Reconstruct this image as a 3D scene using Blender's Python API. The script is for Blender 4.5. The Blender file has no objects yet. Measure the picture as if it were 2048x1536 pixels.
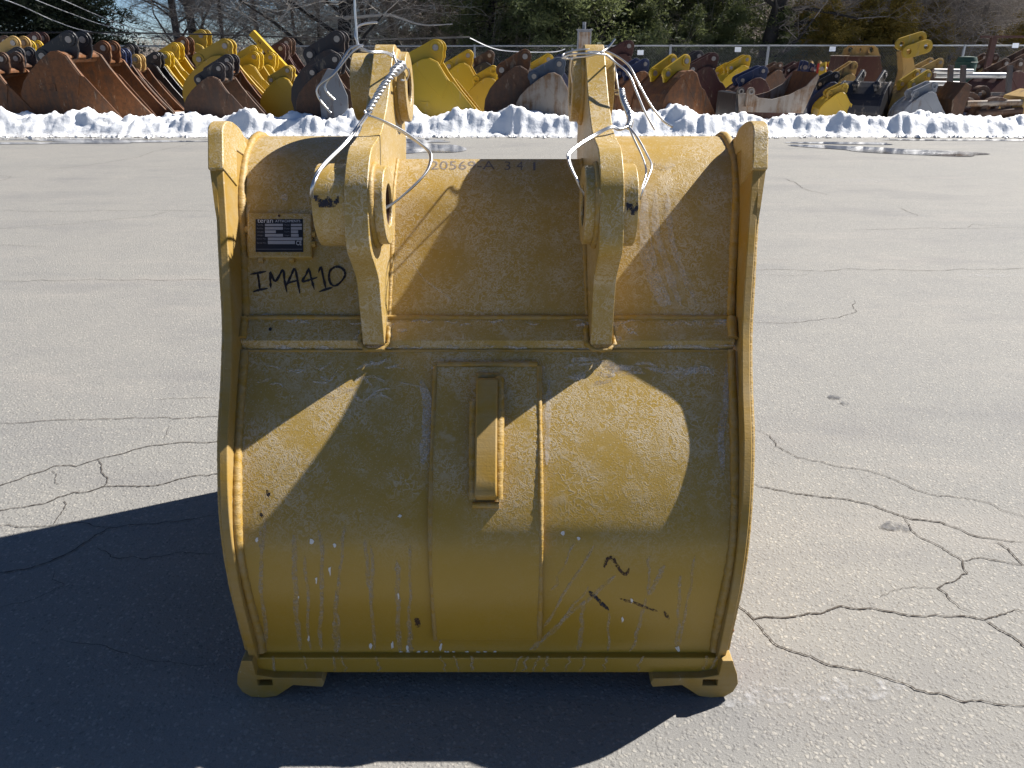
import bpy, math, random
import numpy as np
from mathutils import Vector
import bmesh
random.seed(7); RNG = np.random.default_rng(7)
rad = math.radians
scn = bpy.context.scene
COL = scn.collection

# ------------------------------------------------------------------ camera, sky, sun, exposure
FPX = 1520.0; PITCH = rad(24); CC, SS = math.cos(PITCH), math.sin(PITCH); CX, CH = .060, 1.473
cam_d = bpy.data.cameras.new("camera"); cam = bpy.data.objects.new("camera", cam_d); COL.objects.link(cam)
cam_d.sensor_fit = 'HORIZONTAL'; cam_d.sensor_width = 36.0; cam_d.lens = 36.0*FPX/2048.0
cam_d.clip_start = .05; cam_d.clip_end = 2000
cam.location = (CX, 0, CH); cam.rotation_euler = (rad(90)-PITCH, 0, 0)
scn.camera = cam
SUN_AZ, SUN_EL = rad(62), rad(43)        # azimuth from +Y (away from the camera) towards +X
w = bpy.data.worlds.new("World"); scn.world = w; w.use_nodes = True
nt = w.node_tree; bg = nt.nodes["Background"]
sky = nt.nodes.new("ShaderNodeTexSky"); sky.sky_type = 'NISHITA'; sky.sun_disc = False
sky.sun_elevation = SUN_EL; sky.sun_rotation = SUN_AZ; sky.air_density = .65; sky.dust_density = 0.0; sky.ozone_density = 4.0; sky.altitude = 1200
nt.links.new(sky.outputs[0], bg.inputs[0]); bg.inputs[1].default_value = .05
sd = bpy.data.lights.new("sun", 'SUN'); so = bpy.data.objects.new("sun", sd); COL.objects.link(so)
sd.energy = 5.0; sd.angle = rad(.53); sd.color = (1.0, .955, .89)
svec = Vector((math.sin(SUN_AZ)*math.cos(SUN_EL), math.cos(SUN_AZ)*math.cos(SUN_EL), math.sin(SUN_EL)))
so.rotation_euler = svec.to_track_quat('Z', 'Y').to_euler(); so.location = svec*40
vs = scn.view_settings; vs.view_transform = 'Standard'; vs.look = 'None'; vs.exposure = 1.0; vs.gamma = 1.0

def ray(px, py):
    x = (px-1024)/FPX; y = (py-768)/FPX
    return x, CC-y*SS, -(SS+y*CC)
def ground(px, py, z=0.0):
    x, h, d = ray(px, py); t = (z-CH)/d
    return Vector((CX+x*t, h*t, z))
def at(px, py, Y):
    x, h, d = ray(px, py); t = Y/h
    return Vector((CX+x*t, Y, CH+d*t))
def proj(p):
    X, Y, Z = p[0]-CX, p[1], p[2]-CH
    zc = Y*CC-Z*SS
    return 1024+FPX*X/zc, 768+FPX*(-Z*CC-Y*SS)/zc

# ------------------------------------------------------------------ materials
def N(nt, t, **kw):
    n = nt.nodes.new(t)
    for k, v in kw.items():
        if k.startswith('i_'):
            n.inputs[k[2:].replace('_', ' ')].default_value = v
        else: setattr(n, k, v)
    return n
def base_mat(name):
    m = bpy.data.materials.new(name); m.use_nodes = True
    t = m.node_tree; return m, t, t.nodes["Principled BSDF"], t.links
def ramp(t, fac, stops, interp='LINEAR'):
    r = t.nodes.new("ShaderNodeValToRGB"); r.color_ramp.interpolation = interp
    el = r.color_ramp.elements
    while len(el) < len(stops): el.new(.5)
    for e, (p, c) in zip(el, stops):
        e.position = p; e.color = (c, c, c, 1) if isinstance(c, (int, float)) else (*c, 1)
    t.links.new(fac, r.inputs[0]); return r.outputs[0]
def mixc(t, fac, a, b, mode='MIX'):
    n = t.nodes.new("ShaderNodeMix"); n.data_type = 'RGBA'; n.blend_type = mode
    for i, v in ((0, fac), (6, a), (7, b)):
        if isinstance(v, (int, float)): n.inputs[i].default_value = v
        elif isinstance(v, tuple): n.inputs[i].default_value = (*v, 1)
        else: t.links.new(v, n.inputs[i])
    return n.outputs[2]
def mth(t, op, a, b=None, c=None, clamp=False):
    n = t.nodes.new("ShaderNodeMath"); n.operation = op; n.use_clamp = clamp
    for i, v in enumerate((a, b, c)):
        if v is None: continue
        if isinstance(v, (int, float)): n.inputs[i].default_value = v
        else: t.links.new(v, n.inputs[i])
    return n.outputs[0]
def noise(t, vec, scale, detail=4, rough=.55, dist=0.0):
    n = t.nodes.new("ShaderNodeTexNoise"); n.inputs['Scale'].default_value = scale
    n.inputs['Detail'].default_value = detail; n.inputs['Roughness'].default_value = rough; n.inputs['Distortion'].default_value = dist
    if vec is not None: t.links.new(vec, n.inputs['Vector'])
    return n.outputs['Fac']
def mapping(t, vec, scale=(1, 1, 1), loc=(0, 0, 0), rot=(0, 0, 0)):
    n = t.nodes.new("ShaderNodeMapping"); n.inputs['Scale'].default_value = scale; n.inputs['Location'].default_value = loc
    n.inputs['Rotation'].default_value = rot
    t.links.new(vec, n.inputs['Vector']); return n.outputs[0]
def objc(t): return t.nodes.new("ShaderNodeTexCoord").outputs['Object']
def geop(t): return t.nodes.new("ShaderNodeNewGeometry").outputs['Position']
def bump(t, h, strength, dist, bsdf):
    b = t.nodes.new("ShaderNodeBump"); b.inputs['Strength'].default_value = strength; b.inputs['Distance'].default_value = dist
    t.links.new(h, b.inputs['Height']); t.links.new(b.outputs[0], bsdf.inputs['Normal'])

def plain(name, col, rough=.6, metal=0.0, var=.25, scale=20, bmp=0.0):
    m, t, b, L = base_mat(name); c = objc(t)
    n = noise(t, c, scale, 5, .6)
    dark = tuple(v*(1-var) for v in col); lite = tuple(min(1, v*(1+var)) for v in col)
    L.new(mixc(t, n, dark, lite), b.inputs['Base Color']); b.inputs['Roughness'].default_value = rough; b.inputs['Metallic'].default_value = metal
    if bmp: bump(t, noise(t, c, scale*4, 4, .6), bmp, .005, b)
    return m

def paint_yellow():
    """hard-worn excavator yellow under a thin film of dried road salt"""
    m, t, b, L = base_mat("yellow_paint_salt_film"); p = objc(t)
    big = noise(t, p, 3.2, 4, .6); mid = noise(t, p, 11, 5, .62, .4)
    paint = mixc(t, big, (.425, .262, .022), (.365, .220, .022))
    sep = t.nodes.new("ShaderNodeSeparateXYZ"); L.new(p, sep.inputs[0])
    # film of dust, heavier over the upper half of the bucket, gone from the overhanging heel
    hz = t.nodes.new("ShaderNodeMapRange"); hz.inputs[1].default_value = .36; hz.inputs[2].default_value = .62; hz.interpolation_type = 'SMOOTHSTEP'
    hn = mth(t, 'MULTIPLY_ADD', noise(t, p, 6, 4, .6), .22, sep.outputs[2]); L.new(mth(t, 'SUBTRACT', hn, .11), hz.inputs[0])
    filmw = hz.outputs[0]
    film = mth(t, 'MULTIPLY', mth(t, 'MULTIPLY_ADD', ramp(t, mid, [(.3, .12), (.75, .95)]), .34, .12), mth(t, 'MULTIPLY_ADD', filmw, .82, .18))
    col = mixc(t, film, paint, (.385, .300, .150))
    # worm-like dried residue
    def worms(scale, width, lo, hi, seed):
        q = mapping(t, p, loc=(seed, seed*.7, seed*1.3))
        n1 = noise(t, q, scale, 2, .5, 1.6)
        line = ramp(t, mth(t, 'ABSOLUTE', mth(t, 'SUBTRACT', n1, .5)), [(0.0, 1.0), (width, 0.0)])
        mask = ramp(t, noise(t, q, scale*.095, 6, .70), [(lo, 0.0), (hi, 1.0)])
        return mth(t, 'MULTIPLY', line, mask)
    wm = mth(t, 'MAXIMUM', worms(70, .080, .40, .55, 3.1), worms(40, .060, .48, .58, 8.7))
    wm = mth(t, 'MULTIPLY', wm, mth(t, 'MULTIPLY_ADD', filmw, .88, .07))
    blot = mth(t, 'MULTIPLY', ramp(t, noise(t, mapping(t, p, loc=(5, 2, 9)), 13, 6, .72), [(.60, 0.0), (.67, .85)]), filmw)
    speck = ramp(t, noise(t, p, 240, 2, .5), [(.62, 0.0), (.70, .5)])
    speck = mth(t, 'MULTIPLY', speck, filmw)
    res = mth(t, 'MAXIMUM', mth(t, 'MAXIMUM', mth(t, 'MULTIPLY', wm, .72), mth(t, 'MULTIPLY', blot, .42)), speck)
    col = mixc(t, res, col, (.58, .51, .40))
    # rust nicks
    nick = ramp(t, noise(t, mapping(t, p, scale=(1, 1, .45)), 60, 3, .7), [(.755, 0.0), (.775, 1.0)])
    nick = mth(t, 'MULTIPLY', nick, ramp(t, noise(t, p, 4.5, 2), [(.5, 0.0), (.62, 1.0)]))
    col = mixc(t, mth(t, 'MULTIPLY', nick, .8), col, (.07, .04, .025))
    L.new(col, b.inputs['Base Color'])
    L.new(mth(t, 'MULTIPLY_ADD', film, .35, .29), b.inputs['Roughness'])
    h = mth(t, 'ADD', mth(t, 'MULTIPLY', noise(t, p, 260, 3, .6), .6), mth(t, 'ADD', mth(t, 'MULTIPLY', res, .9), mth(t, 'MULTIPLY', noise(t, p, 28, 3), .5)))
    bump(t, h, .28, .0022, b)
    return m

def cut_edge_mat():
    """flame-cut plate edge, painted: fine drag lines across the edge"""
    m, t, b, L = base_mat("flame_cut_edge_yellow"); p = objc(t)
    lines = noise(t, mapping(t, p, scale=(6, 140, 140)), 1.0, 3, .6)
    n = noise(t, p, 14, 5, .6, .3)
    col = mixc(t, ramp(t, n, [(.3, .0), (.8, .8)]), (.355, .205, .018), (.36, .28, .155))
    col = mixc(t, mth(t, 'MULTIPLY', ramp(t, lines, [(.5, 0.0), (.7, 1.0)]), .16), col, (.19, .11, .02))
    sc = ramp(t, noise(t, mapping(t, p, loc=(2, 4, 1)), 55, 5, .7, .8), [(.66, 0.0), (.72, .7)])
    col = mixc(t, sc, col, (.62, .57, .48))
    L.new(col, b.inputs['Base Color']); b.inputs['Roughness'].default_value = .6
    bump(t, mth(t, 'ADD', mth(t, 'MULTIPLY', lines, .5), mth(t, 'MULTIPLY', noise(t, p, 200, 3), .6)), .3, .002, b)
    return m

def weld_mat():
    m, t, b, L = base_mat("painted_weld"); p = objc(t)
    n = noise(t, p, 40, 5, .65, .5)
    col = mixc(t, ramp(t, n, [(.35, 0.0), (.75, .85)]), (.365, .21, .018), (.37, .29, .165))
    L.new(col, b.inputs['Base Color']); b.inputs['Roughness'].default_value = .55
    bump(t, noise(t, mapping(t, p, scale=(90, 90, 240)), 1, 3, .6), .5, .004, b)
    return m

def streak_mat():
    m, t, b, L = base_mat("dried_salt_streak"); p = objc(t)
    n = noise(t, p, 160, 5, .7); n2 = noise(t, p, 30, 3, .6)
    a = mth(t, 'MULTIPLY', ramp(t, n, [(.34, 0.05), (.60, .70)]), ramp(t, n2, [(.3, .2), (.6, .9)]))
    tr = t.nodes.new("ShaderNodeBsdfTransparent"); mx = t.nodes.new("ShaderNodeMixShader")
    b.inputs['Base Color'].default_value = (.50, .42, .30, 1); b.inputs['Roughness'].default_value = .85
    L.new(a, mx.inputs[0]); L.new(tr.outputs[0], mx.inputs[1]); L.new(b.outputs[0], mx.inputs[2])
    L.new(mx.outputs[0], t.nodes["Material Output"].inputs[0]); return m
def streak_white():
    m = streak_mat(); m.name = "white_salt_crust"; m.node_tree.nodes["Principled BSDF"].inputs['Base Color'].default_value = (.64, .60, .55, 1); return m
def soft_mark_mat(name, col, lo, hi, amax, scale=140, rough=.8):
    m, t, b, L = base_mat(name); p = objc(t)
    a = ramp(t, noise(t, p, scale, 5, .7), [(lo, 0.0), (hi, amax)])
    tr = t.nodes.new("ShaderNodeBsdfTransparent"); mx = t.nodes.new("ShaderNodeMixShader")
    b.inputs['Base Color'].default_value = (*col, 1); b.inputs['Roughness'].default_value = rough
    L.new(a, mx.inputs[0]); L.new(tr.outputs[0], mx.inputs[1]); L.new(b.outputs[0], mx.inputs[2])
    L.new(mx.outputs[0], t.nodes["Material Output"].inputs[0]); return m

def asphalt_mat():
    m, t, b, L = base_mat("weathered_asphalt"); p = geop(t)
    big = noise(t, p, .55, 5, .6); mid = noise(t, p, 3.5, 5, .62)
    col = mixc(t, ramp(t, big, [(.3, 0.0), (.7, 1.0)]), (.212, .208, .198), (.244, .234, .217))
    col = mixc(t, ramp(t, mid, [(.35, 0.0), (.75, .5)]), col, (.188, .185, .182))
    vo = t.nodes.new("ShaderNodeTexVoronoi"); vo.inputs['Scale'].default_value = 92; vo.inputs['Randomness'].default_value = 1
    nz = t.nodes.new("ShaderNodeTexNoise"); nz.inputs['Scale'].default_value = 60; nz.inputs['Detail'].default_value = 3; L.new(p, nz.inputs['Vector'])
    wv = t.nodes.new("ShaderNodeVectorMath"); wv.operation = 'MULTIPLY_ADD'; wv.inputs[1].default_value = (.016, .016, 0); L.new(nz.outputs['Color'], wv.inputs[0]); L.new(mapping(t, p, scale=(1, 1, .2)), wv.inputs[2])
    L.new(wv.outputs[0], vo.inputs['Vector'])
    hsv = t.nodes.new("ShaderNodeSeparateColor"); L.new(vo.outputs['Color'], hsv.inputs[0])
    stone = ramp(t, vo.outputs['Distance'], [(.25, 1.0), (.55, 0.0)])
    lite = ramp(t, hsv.outputs[0], [(.45, 0.0), (.9, 1.0)])
    dark = ramp(t, hsv.outputs[1], [(.70, 0.0), (.9, 1.0)])
    col = mixc(t, mth(t, 'MULTIPLY', mth(t, 'MULTIPLY', stone, lite), .55), col, (.44, .41, .36))
    col = mixc(t, mth(t, 'MULTIPLY', mth(t, 'MULTIPLY', stone, dark), .55), col, (.12, .115, .11))
    fine = noise(t, p, 260, 4, .7)
    col = mixc(t, .65, col, mixc(t, fine, (.02, .02, .02), (.98, .98, .96)), 'OVERLAY')
    # old wide stains
    st = ramp(t, noise(t, mapping(t, p, scale=(.5, 1.4, 1), loc=(3, 1, 0)), 1.1, 6, .65), [(.52, 0.0), (.72, .55)])
    col = mixc(t, st, col, (.15, .147, .15))
    pale = ramp(t, noise(t, mapping(t, p, scale=(.35, 1.6, 1), loc=(13, 7, 0)), 1.6, 6, .65), [(.55, 0.0), (.75, .5)])
    col = mixc(t, pale, col, (.31, .285, .255))
    L.new(col, b.inputs['Base Color']); b.inputs['Roughness'].default_value = .85
    h = mth(t, 'ADD', mth(t, 'MULTIPLY', stone, 1.0), mth(t, 'MULTIPLY', fine, .9))
    bump(t, h, .42, .004, b); return m

def rusty(name, paint, rust=(.15, .06, .022), amt=.5, rough=.65):
    m, t, b, L = base_mat(name); p = objc(t)
    n = noise(t, p, 2.6, 7, .68, .4); n2 = noise(t, p, 15, 6, .7)
    drip = noise(t, mapping(t, p, scale=(7, 7, .8)), 1.6, 5, .65)
    k = ramp(t, mth(t, 'MULTIPLY_ADD', drip, .45, mth(t, 'MULTIPLY', n, .55)), [(max(0, .70-amt*.55), 0.0), (min(1, .78-amt*.42), 1.0)])
    dark = tuple(v*.45 for v in rust); r = mixc(t, ramp(t, n2, [(.3, 0.0), (.7, 1.0)]), dark, rust)
    col = mixc(t, k, tuple(paint), r)
    pale = ramp(t, noise(t, mapping(t, p, scale=(4, 4, 1), loc=(4, 4, 2)), 2.4, 7, .75), [(.58, 0.0), (.68, .6)])
    col = mixc(t, pale, col, (.34, .28, .20))
    L.new(col, b.inputs['Base Color']); b.inputs['Roughness'].default_value = rough
    bump(t, n2, .3, .01, b); return m

def snow_mat():
    m, t, b, L = base_mat("old_snow"); p = geop(t)
    n = noise(t, p, 3, 6, .65); g = ramp(t, noise(t, mapping(t, p, scale=(1, 2.4, 2)), 1.5, 6, .7), [(.58, 0.0), (.78, .35)])
    col = mixc(t, n, (.83, .85, .88), (.90, .90, .90)); col = mixc(t, g, col, (.58, .55, .50))
    sp = t.nodes.new("ShaderNodeSeparateXYZ"); L.new(p, sp.inputs[0])
    grit = mth(t, 'MULTIPLY', ramp(t, sp.outputs[2], [(.02, 1.0), (.10, 0.0)]), ramp(t, noise(t, p, 22, 6, .75), [(.45, 0.0), (.62, .8)]))
    fy = ramp(t, mth(t, 'MULTIPLY', sp.outputs[1], .05), [(.72, 1.0), (.735, 0.0)])
    col = mixc(t, mth(t, 'MULTIPLY', grit, fy), col, (.20, .17, .14))
    L.new(col, b.inputs['Base Color']); b.inputs['Roughness'].default_value = .6
    bump(t, mth(t, 'ADD', noise(t, p, 9, 5, .55), mth(t, 'MULTIPLY', noise(t, p, 60, 3), .15)), .35, .05, b); return m

def foliage_mat(name, a, bcol, rough=.6):
    m, t, b, L = base_mat(name); p = geop(t)
    n = ramp(t, noise(t, p, 1.7, 4, .7), [(.3, 0.0), (.7, 1.0)])
    L.new(mixc(t, n, a, bcol), b.inputs['Base Color']); b.inputs['Roughness'].default_value = rough
    tl = t.nodes.new("ShaderNodeBsdfTranslucent"); tl.inputs[0].default_value = (*[min(1, v*1.5) for v in bcol], 1)
    mx = t.nodes.new("ShaderNodeMixShader"); mx.inputs[0].default_value = .42
    L.new(b.outputs[0], mx.inputs[1]); L.new(tl.outputs[0], mx.inputs[2]); L.new(mx.outputs[0], t.nodes["Material Output"].inputs[0])
    return m

M = dict(
    paint=paint_yellow(), edge=cut_edge_mat(), weld=weld_mat(), streak=streak_mat(), streakw=streak_white(), asphalt=asphalt_mat(), snow=snow_mat(),
    crack=plain("crack_fill", (.075, .064, .054), .95, var=.5, scale=30), drop=plain("salt_drop", (.72, .70, .66), .8, var=.15, scale=300),
    marker=plain("black_marker_ink", (.012, .008, .008), .5, var=.4, scale=90), stamp=soft_mark_mat("worn_stencil_ink", (.13, .14, .20), .30, .55, .72, 420),
    scuff=soft_mark_mat("scuff_black", (.016, .018, .032), .40, .50, .95, 120), rustscuff=soft_mark_mat("rust_scuff", (.06, .03, .02), .42, .52, .9, 160),
    bare=soft_mark_mat("bare_steel_wear", (.42, .43, .46), .35, .55, .8, 110, .45),
    plate=plain("nameplate_black", (.018, .018, .022), .35, var=.2), field=plain("nameplate_field", (.33, .33, .36), .5, var=.12, scale=80),
    ink=plain("nameplate_white", (.62, .62, .66), .5, var=.1), fineink=plain("nameplate_grey_print", (.22, .22, .25), .5, var=.1),
    wire=plain("galvanised_wire", (.62, .62, .62), .32, .85, .2, 60), bore=rusty("bore_rust", (.05, .025, .02), (.11, .045, .02), .6),
    red=plain("red_primer", (.18, .012, .015), .5, var=.3, scale=40), chalk=soft_mark_mat("salt_on_asphalt", (.60, .61, .64), .50, .70, .38, 26),
    wet=None, oil=soft_mark_mat("oil_spot", (.06, .06, .07), .38, .62, .75, 38, .5),
    rust=rusty("rusty_steel", (.055, .032, .020), (.20, .072, .017), .60), rustdk=rusty("dark_rusty_steel", (.05, .032, .024), (.12, .055, .026), .6),
    maroon=rusty("maroon_steel", (.055, .014, .012), (.08, .03, .018), .5), yel=rusty("machine_yellow", (.48, .31, .010), (.26, .15, .03), .16, .45),
    yeldk=rusty("dull_yellow", (.40, .26, .02), (.17, .09, .03), .22, .5), tan=rusty("tan_yellow", (.42, .27, .085), (.20, .10, .04), .35),
    black=rusty("black_steel", (.012, .012, .016), (.05, .03, .02), .15, .4), navy=rusty("navy_steel", (.016, .026, .075), (.05, .04, .045), .25, .45),
    charcoal=rusty("charcoal_steel", (.03, .028, .032), (.075, .045, .035), .4), grey=rusty("grey_steel", (.20, .21, .23), (.15, .10, .07), .3),
    steelblue=rusty("blue_grey_steel", (.075, .095, .13), (.12, .09, .07), .35), pale=rusty("pale_worn_steel", (.30, .26, .22), (.24, .13, .06), .45),
    redp=rusty("red_steel", (.45, .035, .02), (.15, .05, .02), .2), pin=plain("worn_pin", (.33, .29, .26), .4, .6, .3, 40),
    bright=plain("bright_steel", (.36, .36, .36), .4, .8, .2, 30), green=rusty("green_steel", (.012, .045, .032), (.05, .04, .03), .2),
    post=plain("galvanised_post", (.27, .285, .30), .5, .3, .2, 12), sign=plain("white_sign", (.80, .82, .84), .5, var=.05),
    bark=plain("bark", (.075, .062, .055), .9, var=.55, scale=9, bmp=.6), barkdk=plain("dark_bark", (.030, .026, .024), .9, var=.5, scale=9, bmp=.6),
    twig=plain("grey_twig", (.25, .215, .185), .9, var=.5, scale=3), twigpale=plain("pale_twig", (.46, .42, .37), .9, var=.4, scale=3),
    spruce=foliage_mat("spruce_needles", (.016, .026, .016), (.045, .060, .026)), pine=foliage_mat("pine_needles", (.042, .064, .024), (.13, .15, .058)),
    cedar=foliage_mat("winter_cedar", (.10, .10, .022), (.28, .195, .035)), cable=plain("black_cable", (.02, .02, .022), .6),
    line=plain("aluminium_line", (.55, .56, .58), .45, .3), hill=plain("leaf_litter", (.24, .21, .175), .95, var=.5, scale=.6),
)
def wet_mat():
    m, t, b, L = base_mat("meltwater"); p = geop(t)
    n = noise(t, mapping(t, p, scale=(.6, 2, 1)), 2.2, 6, .65)
    L.new(mixc(t, n, (.05, .05, .055), (.085, .08, .078)), b.inputs['Base Color'])
    L.new(ramp(t, n, [(.35, .02), (.75, .28)]), b.inputs['Roughness']); return m
M['wet'] = wet_mat()

# ------------------------------------------------------------------ mesh helpers
def link(o, parent=None):
    COL.objects.link(o)
    if parent is not None: o.parent = parent
    return o
def mk(name, verts, faces, mat, parent=None, org=None, smooth=None, bevel=0.0):
    me = bpy.data.meshes.new(name)
    if org is not None: verts = [(v[0]-org[0], v[1]-org[1], v[2]-org[2]) for v in verts]
    me.from_pydata([tuple(v) for v in verts], [], faces)
    me.materials.append(M[mat] if isinstance(mat, str) else mat)
    if smooth is not None:
        for p in me.polygons: p.use_smooth = True
        me.set_sharp_from_angle(angle=rad(smooth))
    me.update()
    o = link(bpy.data.objects.new(name, me), parent)
    if bevel:
        b = o.modifiers.new("bevel", 'BEVEL'); b.width = bevel; b.segments = 2; b.limit_method = 'ANGLE'; b.angle_limit = rad(35)
    return o
def mk_np(name, V, Q, mat, parent=None, smooth=False):
    V = np.asarray(V, np.float32); Q = np.asarray(Q, np.int32); k = Q.shape[1]
    me = bpy.data.meshes.new(name)
    me.vertices.add(len(V)); me.vertices.foreach_set("co", V.ravel())
    me.loops.add(Q.size); me.loops.foreach_set("vertex_index", Q.ravel())
    me.polygons.add(len(Q)); me.polygons.foreach_set("loop_start", np.arange(0, Q.size, k, dtype=np.int32))
    if smooth: me.polygons.foreach_set("use_smooth", np.ones(len(Q), bool))
    me.materials.append(M[mat]); me.update(calc_edges=True); me.validate()
    return link(bpy.data.objects.new(name, me), parent)
def thing(name, label, cat, loc=(0, 0, 0), rz=0, group=None):
    o = link(bpy.data.objects.new(name, None)); o.location = loc; o.rotation_euler = (0, 0, rz)
    o.empty_display_size = .1
    o["label"] = label; o["category"] = cat
    if group: o["group"] = group
    return o
def tag(o, label=None, cat=None, group=None, kind=None):
    for k, v in (("label", label), ("category", cat), ("group", group), ("kind", kind)):
        if v: o[k] = v
    return o
def merge(parts):
    V, F = [], []
    for v, f in parts:
        k = len(V); V += list(v); F += [tuple(i+k for i in q) for q in f]
    return V, F
def box(x0, x1, y0, y1, z0, z1):
    v = [(x, y, z) for z in (z0, z1) for y in (y0, y1) for x in (x0, x1)]
    return v, [(0, 2, 3, 1), (4, 5, 7, 6), (0, 1, 5, 4), (2, 6, 7, 3), (0, 4, 6, 2), (1, 3, 7, 5)]
def prism(poly, fA, fB, holes=()):
    """poly: list of 2-D points; fA / fB map a 2-D point to the two faces; holes: list of 2-D loops"""
    loops = [list(poly)]+[list(h) for h in holes]
    flat = [p for l in loops for p in l]; n = len(flat)
    tris = []
    if holes:
        bm = bmesh.new(); vv = [bm.verts.new((p[0], p[1], 0)) for p in flat]; bm.verts.index_update(); ed = []; k = 0
        for l in loops: ed += [bm.edges.new((vv[k+i], vv[k+(i+1) % len(l)])) for i in range(len(l))]; k += len(l)
        bmesh.ops.triangle_fill(bm, use_beauty=True, use_dissolve=False, edges=ed)
        tris = [tuple(v.index for v in f.verts) for f in bm.faces]; bm.free()
    V = [fA(p) for p in flat]+[fB(p) for p in flat]; F = []
    if holes:
        for a, b, c in tris: F += [(a, b, c), (n+c, n+b, n+a)]
    else: F += [tuple(range(n)), tuple(range(2*n-1, n-1, -1))]
    k = 0
    for l in loops:
        m = len(l)
        for i in range(m):
            a, b = k+i, k+(i+1) % m; F.append((a, n+a, n+b, b))
        k += m
    return V, F
def fixn(o):
    bm = bmesh.new(); bm.from_mesh(o.data); bmesh.ops.recalc_face_normals(bm, faces=bm.faces); bm.to_mesh(o.data); bm.free(); return o
def circ(c, r, n=28, a0=0.0): return [(c[0]+r*math.cos(a0+2*math.pi*i/n), c[1]+r*math.sin(a0+2*math.pi*i/n)) for i in range(n)]
def tube(pts, r, seg=6, closed_ends=True):
    pts = [Vector(p) for p in pts]; rr = r if isinstance(r, (list, tuple)) else [r]*len(pts)
    V, F = [], []; up = Vector((.31, .17, .93)); prev = None
    for i, p in enumerate(pts):
        d = (pts[min(i+1, len(pts)-1)]-pts[max(i-1, 0)])
        d = d.normalized() if d.length > 1e-9 else Vector((0, 0, 1))
        u = prev if prev is not None else d.cross(up)
        u = u-d*u.dot(d)
        if u.length < 1e-6: u = d.orthogonal()
        u.normalize(); prev = u; v = d.cross(u)
        for k in range(seg):
            a = 2*math.pi*k/seg; V.append(tuple(p+(u*math.cos(a)+v*math.sin(a))*rr[i]))
        if i:
            b0, b1 = (i-1)*seg, i*seg
            for k in range(seg): F.append((b0+k, b0+(k+1) % seg, b1+(k+1) % seg, b1+k))
    if closed_ends: F += [tuple(range(seg-1, -1, -1)), tuple(range(len(V)-seg, len(V)))]
    return V, F
def catmull(P, n=8):
    P = [np.array(p, float) for p in P]; out = []
    for i in range(len(P)-1):
        p0 = P[max(i-1, 0)]; p1 = P[i]; p2 = P[i+1]; p3 = P[min(i+2, len(P)-1)]
        for k in range(n):
            t = k/n
            out.append(.5*((2*p1)+(-p0+p2)*t+(2*p0-5*p1+4*p2-p3)*t*t+(-p0+3*p1-3*p2+p3)*t**3))
    out.append(P[-1]); return [tuple(float(q) for q in v) for v in out]
def ring_prism_x(c, r_out, r_in, x0, x1, n=36):
    """a boss: thick-walled tube along X, c = (Y, Z)"""
    V, F = [], []
    for x, r in ((x0, r_in), (x0, r_out), (x1, r_out), (x1, r_in)):
        for (a, b) in circ(c, r, n): V.append((x, a, b))
    for s in range(4):
        for i in range(n):
            a, b = s*n+i, s*n+(i+1) % n; e = ((s+1) % 4)*n
            F.append((a, b, e+(i+1) % n, e+i))
    return V, F

# ================================================================== THE SETTING
# ---- ground: weathered asphalt with low swells
def ground_mesh():
    xs = np.concatenate([np.linspace(-400, -12, 14)[:-1], np.linspace(-12, 12, 61), np.linspace(12, 400, 14)[1:]])
    ys = np.concatenate([np.linspace(-40, -2, 6)[:-1], np.linspace(-2, 16, 61), np.linspace(16, 600, 16)[1:]])
    V = [(x, y, 0.0) for y in ys for x in xs]; nx = len(xs)
    F = [(j*nx+i, j*nx+i+1, (j+1)*nx+i+1, (j+1)*nx+i) for j in range(len(ys)-1) for i in range(nx-1)]
    o = mk("ground", V, F, 'asphalt'); tag(o, kind="structure"); o["label"] = "cracked grey asphalt yard"; return o
GROUND = ground_mesh()

def jag(pts, it=3, amp=.10):
    pts = [np.array(p[:2], float) for p in pts]
    for k in range(it):
        out = [pts[0]]
        for a, b in zip(pts, pts[1:]):
            d = b-a; n = np.array((-d[1], d[0])); out += [(a+b)/2+n*RNG.normal(0, amp), b]
        pts = out; amp *= .95
    return pts
def ribbon(px, wd, it=3, amp=.07, z=.003, taper=True):
    pts = jag([ground(*p) for p in px], it, amp); V, F = [], []; n = len(pts)
    for i, p in enumerate(pts):
        d = pts[min(i+1, n-1)]-pts[max(i-1, 0)]; d /= max(1e-6, np.linalg.norm(d)); nn = np.array((-d[1], d[0]))
        e = min(i, n-1-i)/max(1, n*.15); wv = wd*(.45+RNG.random()*.9)*(min(1, .25+e) if taper else 1)
        V += [(p[0]+nn[0]*wv/2, p[1]+nn[1]*wv/2, z), (p[0]-nn[0]*wv/2, p[1]-nn[1]*wv/2, z)]
        if i: F.append((2*i-2, 2*i-1, 2*i+1, 2*i))
    return V, F
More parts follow.
